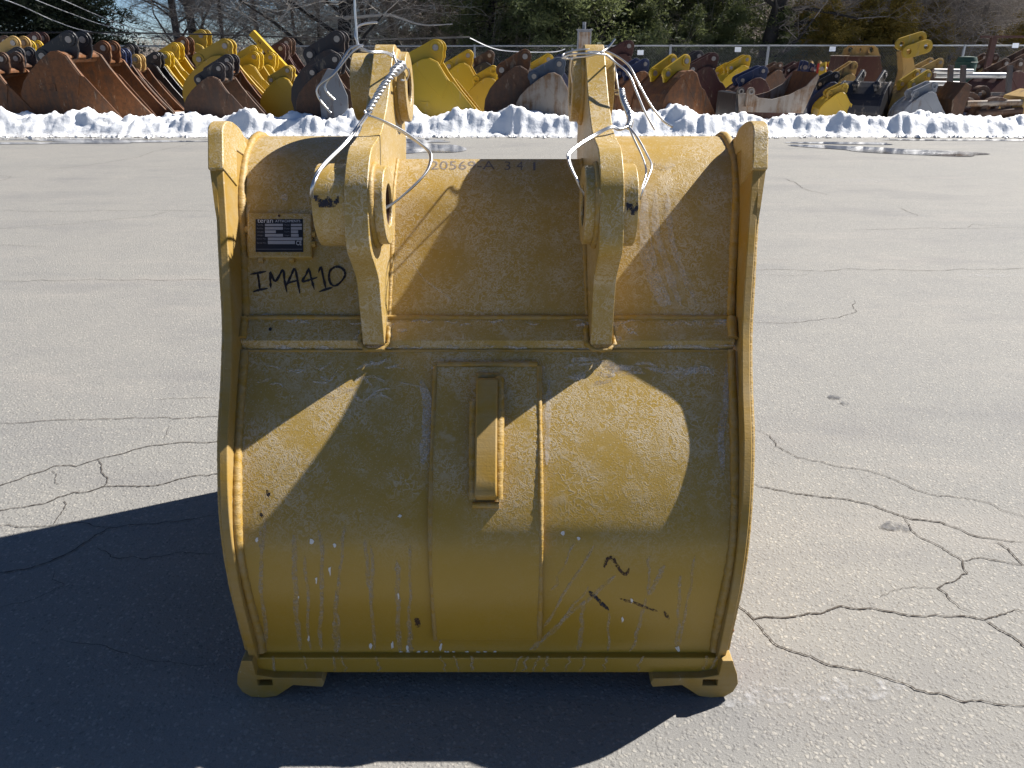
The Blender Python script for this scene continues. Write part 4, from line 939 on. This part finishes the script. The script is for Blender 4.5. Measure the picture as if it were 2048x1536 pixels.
for px, Y, K, lb in [(362, 34, bare("bareA", 41, 9, .16, (.02, 0), 1.6, 1.0, 'bark', 'twig'), "slim bare trunk behind the black bucket, first of a pair"), (392, 36, bare("bareB", 42, 10, .19, (-.02, 0), 1.6, 1.0, 'bark', 'twig'), "slim bare trunk behind the brown ears, second of a pair"),
                     (688, 31, bare("bareC", 43, 11, .27, (.01, 0), 1.0, 1.25, 'barkdk', 'twigpale'), "stout bare tree with a pale limb behind the charcoal bucket"), (1522, 32, bare("bareD", 44, 11, .30, (.10, 0), 3.0, .8, 'barkdk', 'twig'), "thick leaning bare trunk rising out of the evergreen shrubs"),
                     (1204, 35, bare("bareE", 45, 10, .26, (0, 0), 2.0, .9, 'barkdk', 'twig'), "dark straight trunk between the pines")]:
    place_tree(*K, "bare_tree", lb, gx(px, Y), Y, 0, 0, 1.0, None)
BK1 = bare("bareF", 51, 8, .10, (0, 0), .5, 1.3, 'bark', 'twig'); BK2 = bare("bareG", 52, 9, .12, (.05, 0), .6, 1.2, 'bark', 'twigpale'); BK3 = bare("bareH", 53, 7, .08, (-.04, 0), .4, 1.4, 'bark', 'twig')
for k, px in enumerate([450, 520, 590, 735, 790, 850, 910, 1650, 1720, 1790, 1850, 1905, 1950, 2005, 2050, 640]):
    Y = 33+(k*37 % 11)*.8; place_tree(*(BK1, BK2, BK3)[k % 3], "bare_tree", "thin leafless tree in the tangled brush behind the fence", gx(px, Y), Y, hill_z(gx(px, Y), Y), k*1.7, .9+.05*(k % 5), "thin bare trees in the brush")
# explicit pale fallen limb over the brush
P = [at(*q) for q in [(690, 36, 30.6), (740, 32, 30.2), (780, 30, 30.0), (810, 40, 29.9), (850, 50, 29.8), (905, 48, 29.6)]]; c = P[0]
o = mk("broken_limb", *tube(catmull([tuple(p) for p in P], 5), [.062-.0017*i+.006*math.sin(i*2.1) for i in range(26)], 7), 'twigpale', None, c, 60); o.location = c; tag(o, "long pale dead limb arching out from the stout bare tree", "branch")
# tangled undergrowth and far woodland
def brush(n, xr, yr, hr, seed, side=3, w0=.012):
    R = np.random.default_rng(seed); x = R.uniform(*xr, n); y = R.uniform(*yr, n); z = np.array([hill_z(a, b) for a, b in zip(x, y)]); h = R.uniform(*hr, n)
    p0 = np.stack([x, y, z-.05], -1); L = []; d = np.stack([R.normal(0, .25, n), R.normal(0, .25, n), np.ones(n)], -1); segs = 3; p = p0
    for s_ in range(segs):
        d = d+R.normal(0, .18, (n, 3)); d /= np.linalg.norm(d, axis=1)[:, None]; q = p+d*(h/segs)[:, None]; wa = w0*(1-s_/segs*.7)*h/3; wb = w0*(1-(s_+1)/segs*.7)*h/3
        L.append(seg_quads(p, q, (wa, wb)))
        for k in range(side):
            t = R.random((n, 1)); b0 = p+(q-p)*t; dd = R.normal(0, 1, (n, 3)); dd[:, 2] = np.abs(dd[:, 2])*.5; dd /= np.linalg.norm(dd, axis=1)[:, None]; ln = h*R.uniform(.12, .42, n)
            b1 = b0+dd*ln[:, None]; L.append(seg_quads(b0, b1, (wb*.7, wb*.35))); dd2 = dd+R.normal(0, .6, (n, 3)); L.append(seg_quads(b0+(b1-b0)*.5, b0+(b1-b0)*.5+dd2*(ln*.45)[:, None], (wb*.45, wb*.25)))
        p = q
    return joinvq(L)
o = mk_np("brush", *brush(900, (-9.5, 6), (30.5, 38), (1.0, 3.4), 3), 'twig'); tag(o, "tangle of bare grey-brown brush behind the fence", kind="stuff")
o = mk_np("brush", *brush(420, (-9, 26), (33, 40), (1.6, 4.4), 4), 'twigpale'); tag(o, "paler bare saplings standing in the brush", kind="stuff")
o = mk_np("woodland", *brush(1500, (4, 75), (46, 110), (6, 13), 5, 2, .026), 'twigpale'); tag(o, "grey leafless wood covering the slope", kind="stuff")
o = mk_np("woodland", *brush(1300, (2, 75), (42, 100), (5, 12), 6, 3, .022), 'twig'); tag(o, "brown leafless wood covering the slope", kind="stuff")
o = mk_np("woodland", *brush(1300, (-70, 0), (60, 120), (1.4, 3.0), 8, 3, .05), 'twig'); tag(o, "low far-off wood along the open horizon", kind="stuff")

# ================================================================== STORED BUCKETS BEHIND THE SNOW BANK
PLATE = [(.165, .0), (.085, .055), (.03, .15), (.004, .28), (.02, .40), (.07, .50), (.16, .60), (.30, .715), (.42, .79), (.50, .80), (.585, .755), (.66, .62), (.80, .415), (.95, .225), (1.10, .055), (1.115, .02), (1.05, .0)]
WRAPP = [(1.04, .012), (.60, .012), (.18, .014), (.10, .065), (.045, .155), (.02, .28), (.036, .395), (.085, .49), (.175, .588), (.31, .70), (.42, .775), (.50, .785), (.57, .75)]
def arc(c, r, a0, a1, n=8): return [(c[0]+r*math.cos(rad(a0+(a1-a0)*k/n)), c[1]+r*math.sin(rad(a0+(a1-a0)*k/n))) for k in range(n+1)]
P1, P2 = (.56, .905), (.245, .745)
EARB = arc(P1, .088, -30, 125)+arc(P2, .080, 120, 225)+[(.20, .63), (.36, .66), (.50, .70), (.60, .72), (.635, .80)]
def xz(poly, y0, y1, L, h): return prism(poly, lambda p: (p[0]*L*h, y0, p[1]*h), lambda p: (p[0]*L*h, y1, p[1]*h))
def ycyl(c, r, y0, y1, n=16):
    V = [(c[0]+r*math.cos(6.2832*k/n), y, c[1]+r*math.sin(6.2832*k/n)) for y in (y0, y1) for k in range(n)]
    return V, [(k, (k+1) % n, n+(k+1) % n, n+k) for k in range(n)]+[tuple(range(n-1, -1, -1)), tuple(range(n, 2*n))]
def yring(c, ro, ri, y0, y1, n=18):
    V = [(c[0]+r*math.cos(6.2832*k/n), y, c[1]+r*math.sin(6.2832*k/n)) for y, r in ((y0, ri), (y0, ro), (y1, ro), (y1, ri)) for k in range(n)]
    return V, [(s*n+k, s*n+(k+1) % n, ((s+1) % 4)*n+(k+1) % n, ((s+1) % 4)*n+k) for s in range(4) for k in range(n)]
BG = []
def stored(label, px, py, Y, wid, mat, ear=None, L=1.0, yaw=0.0, e1=.18, e2=.62, mark=None, cut=True, pins=True, inner=None, z0=0.0, h=None):
    """a stored excavator bucket standing on its floor, mouth towards +X; (px, py) sights its near front pin"""
    ear = ear or mat; pin = at(px, py, Y+e1*wid); h = h or (pin.z-z0)/P1[1]; ca, sa = math.cos(yaw), math.sin(yaw)
    lx, ly = P1[0]*L*h, e1*wid; r = thing("stored_bucket", label, "excavator bucket", (pin.x-lx*ca+ly*sa, pin.y-lx*sa-ly*ca, z0), yaw, "stored excavator buckets"); BG.append(r)
    t = .040*max(.8, h)
    for y in (0, wid-t):
        sp = fixn(mk("side_plate", *xz(PLATE, y, y+t, L, h), mat, r, bevel=.010))
        if h > .75:
            yk = (-.013, -.0005) if y == 0 else (y+t+.0005, y+t+.013)
            fixn(mk("doubler_plate", *xz([(.33, .735), (.42, .785), (.50, .79), (.575, .745), (.645, .62), (.68, .565), (.62, .36), (.50, .50)], yk[0], yk[1], L, h), mat, sp, bevel=.004))
        if cut:
            C = [(.69, .565), (.735, .545), (1.125, .035), (1.11, -.0), (1.0, .01), (.90, .14), (.76, .36)]; yy = (y-.018, y-.001) if y == 0 else (y+t+.001, y+t+.018)
            fixn(mk("side_cutter", *xz(C, yy[0], yy[1], L, h), mat, sp, bevel=.005))
        if mark and y == 0:
            if mark == 'oval':
                O = [(.30+.105*math.cos(a), .19+.055*math.sin(a)) for a in np.linspace(0, 6.283, 24)[:-1]]; I = [(.30+.088*math.cos(a), .19+.042*math.sin(a)) for a in np.linspace(0, 6.283, 24)[:-1]]
            elif mark == 'rect':
                O = [(.22, .40), (.40, .41), (.40, .48), (.22, .47)]; I = [(.235, .412), (.387, .421), (.387, .468), (.235, .459)]
            else:
                O = [(.34, .20), (.42, .19), (.52, .25), (.48, .33), (.38, .34)]; I = [(.355, .21), (.415, .205), (.50, .255), (.472, .315), (.388, .323)]
            fixn(mk("cast_badge", *prism(O, lambda p: (p[0]*L*h, -.014, p[1]*h), lambda p: (p[0]*L*h, .001, p[1]*h), [I]), mat, sp))
    IN = [(p[0]+(.03 if p[0] < .3 else 0), p[1]+(.02 if p[1] < .2 else -.02)) for p in WRAPP]; n = len(WRAPP)
    fixn(mk("wrapper", *xz(WRAPP+IN[::-1], t*.98, wid-t*.98, L, h), inner or mat, r))
    fixn(mk("cutting_edge", *xz([(.98, .0), (1.12, .0), (1.15, .012), (1.0, .04)], -.005, wid+.005, L, h), mat, r, bevel=.004))
    fixn(mk("torque_tube", *ycyl((.50*L*h, .735*h), .055*h, t, wid-t), mat, r))
    for fy in (e1, e2):
        y0 = fy*wid; e = fixn(mk("ear", *xz(EARB, y0, y0+.055, L, h), ear, r, bevel=.010))
        for c in (P1, P2):
            cc = (c[0]*L*h, c[1]*h)
            fixn(mk("boss", *yring(cc, .066*h, .036*h, y0-.022, y0+.067), ear, e, bevel=.003))
            if pins: fixn(mk("pin", *ycyl(cc, .034*h, y0-.034, y0+.08, 12), 'pin', e))
    return r
# ---- column at the far edge
stored("rusty bucket half out of sight at the end of the front row", 4, 118, 14.9, 1.0, 'rust', 'rustdk', e1=.3, e2=.75)
stored("brown bucket with dark round pins behind the rusty end bucket", 36, 107, 16.4, .9, 'rustdk', 'charcoal')
stored("brown bucket with tan pins behind the cabled end of the yard", 27, 86, 18.4, .9, 'rustdk', 'tan')
stored("dark brown bucket glimpsed between pins in the end column", 10, 84, 20.4, .8, 'rustdk')
stored("yellow bucket peeping out behind the big orange-rust bucket", 60, 92, 21.6, .8, 'yel')
stored("maroon bucket top rising behind the big orange-rust bucket", 70, 76, 23.2, .9, 'maroon')
# ---- column of the big orange-rust bucket
stored("biggest orange-rust bucket with black ears and a raised rectangular badge", 138, 79, 14.9, 1.30, 'rust', 'black', mark='rect', e1=.22, e2=.6)
stored("brown bucket with rusty triple ears behind the biggest rust bucket", 207, 96, 16.6, .9, 'rust', 'rust')
stored("narrow navy bucket squeezed among the rusty ones", 240, 109, 18.0, .55, 'rustdk', 'navy')
stored("brown bucket with a single pale pin next to the navy ears", 271, 119, 18.9, .6, 'rust', 'tan', e1=.1, e2=.5)
stored("slim glossy black bucket with a curved edge", 311, 114, 19.8, .45, 'black', 'black', cut=False)
stored("slim bright yellow bucket right against the black one", 331, 113, 20.6, .5, 'yel', 'yel', cut=False)
stored("yellow bucket with an empty pin hole behind the slim yellow one", 348, 96, 21.6, .7, 'yel', 'yel', pins=False)
stored("brown bucket with stacked ears behind the yellow pair", 366, 85, 22.8, .9, 'rustdk', 'rust')
stored("dark pinned bucket far behind the navy one", 258, 98, 23.5, .7, 'charcoal')
stored("tall dull-yellow bucket standing highest behind the brown ears", 402, 71, 24.6, .9, 'yeldk', 'yeldk')
# ---- column of the oval-badged bucket
stored("brown bucket with grey ears and an oval badge", 438, 137, 14.9, .95, 'rustdk', 'charcoal', mark='oval', L=1.05)
stored("orange-brown bucket right behind the oval-badged one", 455, 121, 16.2, .8, 'rust', 'charcoal')
stored("long olive-yellow bucket with a bolted edge plate", 450, 92, 17.4, .5, 'yeldk', 'yeldk', L=1.15, cut=True)
stored("yellow bucket with a brown pin beyond the long olive one", 508, 114, 18.6, .7, 'yeldk', 'yel')
stored("bright yellow bucket with a curved edge beside the twin-pin bucket", 541, 115, 19.6, .6, 'yel', 'yel')
stored("yellow bucket with an open pin ring under the raised yellow arm", 505, 101, 21.0, .8, 'yel', 'yel', pins=False)
stored("dark maroon bucket below the raised yellow arm", 561, 97, 22.0, .8, 'maroon')
stored("maroon bucket with tall ears behind the charcoal one", 573, 86, 23.6, .9, 'maroon', 'rustdk')
stored("small yellow bucket low behind the charcoal bucket", 575, 141, 16.6, .5, 'yel', 'yeldk', cut=False)
# ---- charcoal pair in front
stored("tall charcoal bucket with long dark ears", 674, 78, 16.0, .9, 'charcoal', 'charcoal')
stored("charcoal bucket with a pale grey patch plate in the front row", 670, 119, 14.8, .9, 'rustdk', 'charcoal', mark='oval')
# ---- yellow group between the ears of the main bucket
stored("freshly painted bright yellow bucket with a cast badge in the front row", 871, 95, 14.9, 1.1, 'yel', 'yel', mark='badge', L=1.08, e1=.12)
stored("yellow bucket with a rectangular badge behind the freshly painted one", 936, 111, 18.6, .9, 'yel', 'yel', mark='rect', e2=.45)
stored("black-sided bucket with a rusty pin beyond the rectangular badge", 979, 111, 20.6, .9, 'black', 'rustdk')
stored("small yellow bucket with twin open rings, first of the low pair", 986, 141, 16.9, .3, 'yeldk', 'yel', pins=False, cut=False)
stored("small yellow bucket with twin open rings, second of the low pair", 1000, 140, 17.6, .3, 'yel', 'yel', pins=False, cut=False)
stored("brown and tan bucket with a worn pin ring in the front row", 1050, 113, 14.9, .9, 'rustdk', 'rust', L=.95)
stored("yellow bucket with a large pin ring behind the brown and tan one", 1097, 119, 18.0, .8, 'yel', 'yel')
stored("blue-grey eared bucket with a pale worn side and oval badge", 1118, 128, 14.7, .8, 'pale', 'steelblue', mark='oval', L=1.1)
stored("navy bucket behind the blue-grey ears", 1122, 118, 20.2, .9, 'navy')
# ---- right of the main bucket
stored("maroon bucket with two big discs below the fence sign", 1258, 92, 21.6, 1.0, 'maroon', 'maroon', e1=.05, e2=.6)
stored("large navy bucket lying behind the yellow-eared one", 1290, 128, 17.4, 1.2, 'rust', 'navy', yaw=.2)
stored("rust bucket with bright yellow twin ears", 1372, 122, 14.9, 1.1, 'rust', 'yel', yaw=.42, e1=.30, e2=.68, L=.92)
stored("maroon bucket with round dark ears behind the yellow ears", 1427, 117, 17.6, 1.1, 'maroon', 'maroon', e1=.05, e2=.35)
stored("dark maroon bucket between the yellow ears and the open trough", 1398, 112, 19.4, 1.0, 'maroon', 'charcoal')
stored("blue-charcoal eared bucket behind the open trough bucket", 1526, 142, 16.6, .9, 'maroon', 'navy', L=1.15)
stored("far yellow bucket with rounded ears by the fence", 1494, 119, 21.5, .9, 'yel', 'yel')
stored("far yellow bucket low beside the rounded yellow ears", 1460, 133, 22.5, .9, 'yel', 'yel')
stored("tan A-shaped bucket side leaning against a maroon box", 1708, 133, 17.4, .5, 'tan', 'tan', cut=False, pins=False, L=.8)
stored("black bucket with a grooved back near the far end", 1770, 150, 15.8, .9, 'black', 'black', yaw=.9, cut=False)
stored("ochre bucket with round lugs beside the black one", 1856, 150, 15.6, .7, 'tan', 'yeldk', cut=False, yaw=.25, L=.9)
stored("light grey bucket plate in front of the ochre one", 1868, 172, 15.0, .6, 'grey', 'grey', pins=False, cut=False, L=1.1)
stored("yellow bucket low on the snow between trough and black bucket", 1690, 174, 15.8, .9, 'yel', 'yeldk', yaw=-.2, pins=False)
stored("navy-black bucket behind the end of the open trough", 1672, 152, 16.8, .8, 'navy', 'black', cut=False)
stored("dark rusty bucket at the far end behind the grapple", 2040, 128, 18.0, 1.2, 'maroon', 'rustdk')
stored("brown bucket leaning behind the steel post at the far end", 2075, 105, 21.0, 1.0, 'rustdk')
stored("tan bucket lying behind the bright steel tubes", 1990, 116, 22.0, 1.2, 'tan', 'rustdk')
stored("brown bucket low behind the linkage", 1880, 125, 20.5, 1.1, 'rustdk', 'tan')
stored("brown bucket in the low pile before the fence", 1560, 131, 23.5, 1.2, 'rustdk')
stored("maroon bucket in the low pile before the fence", 1600, 129, 25.0, 1.2, 'maroon')

# pale grey patch plate leaning on the charcoal bucket
p = at(665, 190, 14.62); o = mk("steel_plate", *prism([(-.24, -.40), (.26, -.40), (.27, -.02), (.10, .42), (-.05, .44), (-.24, .16)], lambda q: (q[0], 0, q[1]), lambda q: (q[0], .025, q[1])), 'grey', bevel=.006); fixn(o); o.location = p; tag(o, "pale grey cut plate leaning against the charcoal bucket", "steel plate")
# raised yellow arm with bolt holes
A = at(503, 64, 20.2); B = at(556, 122, 20.2); d = (B-A); Ln = d.length; ang = math.atan2(d.z, d.x)
arm = thing("loader_arm", "slim yellow arm with bolt holes sticking up above the buckets", "arm", B); arm.rotation_euler = (0, -ang, 0)
fixn(mk("arm_beam", *prism([(-Ln-.7, -.10), (.35, -.10), (.35, .08), (-Ln-.7, .06)][::1], lambda q: (q[0]+.7, 0, q[1]), lambda q: (q[0]+.7, .18, q[1]), [circ((-Ln-.45, -.02), .03, 10), circ((-Ln*.65-.7, -.02), .03, 10), circ((-Ln*.35-.7, -.02), .03, 10)]), 'yel', arm, bevel=.006))
fixn(mk("arm_foot", *prism([(.30, -.2), (.62, -.9), (.95, -.9), (.9, -.1)], lambda q: (q[0]+.0, .03, q[1]), lambda q: (q[0], .15, q[1])), 'yel', arm))
# open trough bucket lying with its mouth up
p0 = at(1478, 225, 14.85); r = thing("trough_bucket", "pale worn trough bucket lying open with snow in it", "excavator bucket", (p0.x, p0.y, 0), .12)
def pxl(x, y): q = at(x, y, 14.85); return (q.x-p0.x, q.z)
TP = [pxl(*q) for q in [(1478, 224), (1476, 188), (1500, 186), (1520, 196), (1548, 199), (1585, 190), (1620, 172), (1645, 147), (1647, 156), (1613, 228)]]
for y in (0, .95): fixn(mk("side_plate", *prism(TP, lambda q: (q[0], y, max(0.0, q[1])), lambda q: (q[0], y+.03, max(0.0, q[1]))), 'pale', r, bevel=.005))
BW = [pxl(1645, 149), pxl(1612, 227), pxl(1480, 224), pxl(1478, 200)]
fixn(mk("wrapper", *prism(BW+[(q[0]-.03, q[1]+.03) for q in BW[::-1]], lambda q: (q[0], .03, max(0.005, q[1])), lambda q: (q[0], .95, max(0.005, q[1]))), 'rust', r))
fixn(mk("back_plate", *prism([(TP[1][0]-.02, .0), (TP[1][0]-.02, TP[1][1]), (TP[1][0]+.06, TP[1][1]+.02), (TP[1][0]+.04, .0)], lambda q: (q[0], .02, q[1]), lambda q: (q[0], .96, q[1])), 'black', r))
for y, x in ((.05, 1483), (-.04, 1500)):
    c = pxl(x, 183); fixn(mk("lug", *prism([(c[0]+.075*math.cos(a), c[1]+.075*math.sin(a)) for a in np.linspace(0, 3.1416, 9)]+[(c[0]-.075, c[1]-.26), (c[0]+.075, c[1]-.26)], lambda q: (q[0], y-.03, q[1]), lambda q: (q[0], y+.02, q[1])), 'charcoal' if y > 0 else 'pale', r, bevel=.005))
    fixn(mk("boss", *yring((c[0], c[1]), .05, .028, y-.05, y+.04), 'pin', r))
o = mk("snow_patch", *blob((.75, .5), .5, .33, .33, 24), 'snow', r)
# maroon box with a tan head with two holes
q = at(1722, 165, 18.2); r = thing("quick_coupler", "maroon boxed coupler with a tan head pierced by two holes", "coupler", (q.x, 18.2, 0))
hB = at(1722, 113, 18.2).z; hT = at(1722, 91, 18.2).z
fixn(mk("body", *prism([(-.62, 0), (-.45, hB), (.32, hB), (.62, .5), (.60, 0)], lambda s_: (s_[0], 0, s_[1]), lambda s_: (s_[0], .8, s_[1])), 'maroon', r, bevel=.01))
hd = [(-.30, hB+.002), (-.27, hT-.08), (-.18, hT), (.20, hT), (.29, hT-.06), (.36, hB+.002)]
for y in (.1, .55): fixn(mk("head_plate", *prism(hd, lambda s_: (s_[0], y, s_[1]), lambda s_: (s_[0], y+.05, s_[1]), [circ((-.12, hB+.13), .065, 12), circ((.14, hB+.13), .065, 12)]), 'tan', r, bevel=.006))
fixn(mk("lid_plate", *box(-.47, .34, -.02, .82, hB+.001, hB+.018), 'pale', r))
# two-link yellow thumb on a dark stand
def link_plate(name, a, b, rr, Y, th, mat, par, org):
    A, B = at(*a, Y), at(*b, Y); d = Vector((B.x-A.x, B.z-A.z)); an = math.degrees(math.atan2(d.y, d.x))
    poly = arc((A.x, A.z), rr, an+90, an+270)+arc((B.x, B.z), rr, an-90, an+90)
    o = fixn(mk(name, *prism(poly, lambda q: (q[0]-org[0], Y-org[1], q[1]), lambda q: (q[0]-org[0], Y-org[1]+th, q[1]), [circ((A.x, A.z), rr*.4, 12), circ((B.x, B.z), rr*.4, 12)]), mat, par, bevel=.006)); return o
q = at(1830, 130, 17.0); og = (q.x, 17.0); r = thing("hydraulic_thumb", "ochre two-link thumb standing above the far pile", "thumb", (q.x, 17.0, 0))
for dy in (0, .32):
    link_plate("link", (1804, 88), (1842, 76), .12, 17.0+dy, .07, 'yeldk', r, og); link_plate("link", (1818, 103), (1853, 93), .13, 16.9+dy, .07, 'yeldk', r, og)
fixn(mk("stand", *prism([(-.22, 0), (-.20, 1.0), (-.30, 1.36), (-.12, 1.40), (.05, 1.05), (.30, 1.0), (.36, 0)], lambda s_: (s_[0], .05, s_[1]), lambda s_: (s_[0], .30, s_[1])), 'tan', r, bevel=.01))
fixn(mk("hose_clamp", *ycyl((.20, .98), .06, -.02, .36, 12), 'bright', r))
# bright steel tubes and a ladder rack
q = at(1930, 160, 17.6); r = thing("pipe_rack", "bright steel tubes racked on two dark ladder frames", "pipe rack", (q.x, 17.6, 0))
for py, rr, x0, x1 in ((141, .045, 1862, 1940), (150, .06, 1870, 2010), (167, .05, 1862, 1935)):
    a = at(x0, py, 17.6); b = at(x1, py+1, 17.6); mk("tube", *tube([(a.x-q.x, .2*(py-150)/17, a.z), (b.x-q.x, .2*(py-150)/17, b.z)], rr, 10), 'bright', r, smooth=50)
for x in (1893, 1918, 2010):
    a = at(x, 130, 17.6); fixn(mk("frame_rail", *prism([(0, 0), (.10, 0), (-.10, a.z), (-.20, a.z)], lambda s_: (s_[0]+a.x-q.x+.1, -.30, s_[1]), lambda s_: (s_[0]+a.x-q.x+.1, -.24, s_[1])), 'charcoal', r))
for z in (.25, .5): fixn(mk("frame_rung", *box(-.5, 1.2, -.31, -.23, z, z+.06), 'charcoal', r))
# rusty grapple heap
q = at(1985, 200, 15.2); r = thing("grapple", "rusty grapple with steel rings and hose fittings lying on the snow", "grapple", (q.x, 15.2, 0))
for (x, z, ro, ri, y) in ((-.45, .42, .26, .17, 0), (.05, .30, .30, .20, -.1), (.30, .34, .22, .13, .15), (-.10, .62, .16, .08, .2)):
    fixn(mk("ring", *yring((x, z), ro, ri, y, y+.16, 26), 'rustdk', r, bevel=.006))
fixn(mk("shell", *prism([(-.75, 0), (-.80, .55), (-.62, .85), (-.50, .80), (-.55, .30), (-.48, 0)], lambda s_: (s_[0], -.1, s_[1]), lambda s_: (s_[0], .6, s_[1])), 'rustdk', r, bevel=.01))
fixn(mk("shell", *prism([(.42, 0), (.52, .60), (.80, .72), (.95, .65), (.92, 0)], lambda s_: (s_[0], -.15, s_[1]), lambda s_: (s_[0], .55, s_[1])), 'tan', r, bevel=.01))
fixn(mk("cross_shaft", *tube([(-.5, -.05, .48), (.55, -.08, .50)], .055, 10), 'pale', r, smooth=50)); fixn(mk("cylinder", *tube([(-.3, -.12, .30), (.5, -.15, .36)], .07, 10), 'rustdk', r, smooth=50))
for k in range(4): fixn(mk("tine", *prism([(-.35+k*.2, 0), (-.30+k*.2, .18), (-.2+k*.2, .20), (-.26+k*.2, 0)], lambda s_: (s_[0], -.2, s_[1]), lambda s_: (s_[0], -.12, s_[1])), 'rustdk', r))
# small couplers heaped far off
for k, (px, mt, lb) in enumerate([(1612, 'navy', "navy coupler in the small far heap"), (1625, 'navy', "navy coupler with tall lugs in the small far heap"), (1640, 'tan', "tan coupler in the small far heap"), (1655, 'redp', "bright red coupler in the small far heap"), (1668, 'rust', "rusty coupler in the small far heap"), (1632, 'rustdk', "brown coupler in the small far heap"), (1648, 'yel', "yellow coupler in the small far heap")]):
    Y = 20+.25*(k % 3); zt = at(px, 120+(k*5 % 9), Y).z; q = at(px, 150, Y); r = thing("coupler", lb, "coupler", (q.x, Y, 0), .4*k, "couplers in the far heap")
    for y in (0, .22): fixn(mk("side_plate", *prism([(-.16, 0), (-.18, zt*.5), (-.10, zt), (.02, zt*.96), (.05, zt*.7), (.16, zt*.62), (.18, 0)], lambda s_: (s_[0], y, s_[1]), lambda s_: (s_[0], y+.05, s_[1])), mt, r, bevel=.006))
    fixn(mk("pin", *ycyl((-.05, zt*.86), .05, -.04, .32, 10), 'pin', r)); fixn(mk("cross_plate", *box(-.15, .15, .05, .22, .1, .4*zt), mt, r))
# brown steel post with a crossbar, green cap and lamp-like drum
q = at(1975, 130, 20.5); zt = at(1975, 76, 20.5).z; r = thing("steel_post", "brown steel post carrying a long thin crossbar", "post", (q.x, 20.5, 0))
fixn(mk("upright", *box(-.07, .07, -.05, .05, 0, zt), 'maroon', r, bevel=.006)); fixn(mk("crossbar", *box(-.33, 1.6, -.04, .04, zt+.001, zt+.055), 'maroon', r))
q = at(1935, 115, 20.0); r = thing("drum", "dark green drum behind the bright tubes", "drum", (q.x, 20, 0))
zt = at(1935, 112, 20).z; V = [(rr*math.cos(6.283*k/16), rr*math.sin(6.283*k/16), z) for rr, z in ((.02, zt), (.20, zt-.02), (.24, zt-.12), (.22, .3), (.24, .0)) for k in range(16)]
mk("body", V, [(s_*16+k, s_*16+(k+1) % 16, (s_+1)*16+(k+1) % 16, (s_+1)*16+k) for s_ in range(4) for k in range(16)], 'green', r, smooth=40)
mk("rim", *[(lambda t_: t_)(tube([(.245*math.cos(a), .245*math.sin(a), zt-.14) for a in np.linspace(0, 6.283, 20)], .012, 6))][0], 'green', r)
q = at(1168, 78, 27); r = thing("utility_box", "pale utility box on a post by the dark pine trunk", "utility box", (q.x, 27, 0))
mk("post", *tube([(0, .1, 0), (0, .1, q.z+.5)], .06, 8), 'post', r); fixn(mk("cabinet", *box(-.22, .22, -.15, .08, q.z-.35, q.z+.25), 'grey', r, bevel=.01)); fixn(mk("lid", *box(-.25, .25, -.18, .1, q.z+.251, q.z+.29), 'grey', r)); fixn(mk("door_panel", *box(-.18, .18, -.165, -.151, q.z-.3, q.z+.2), 'pale', r))
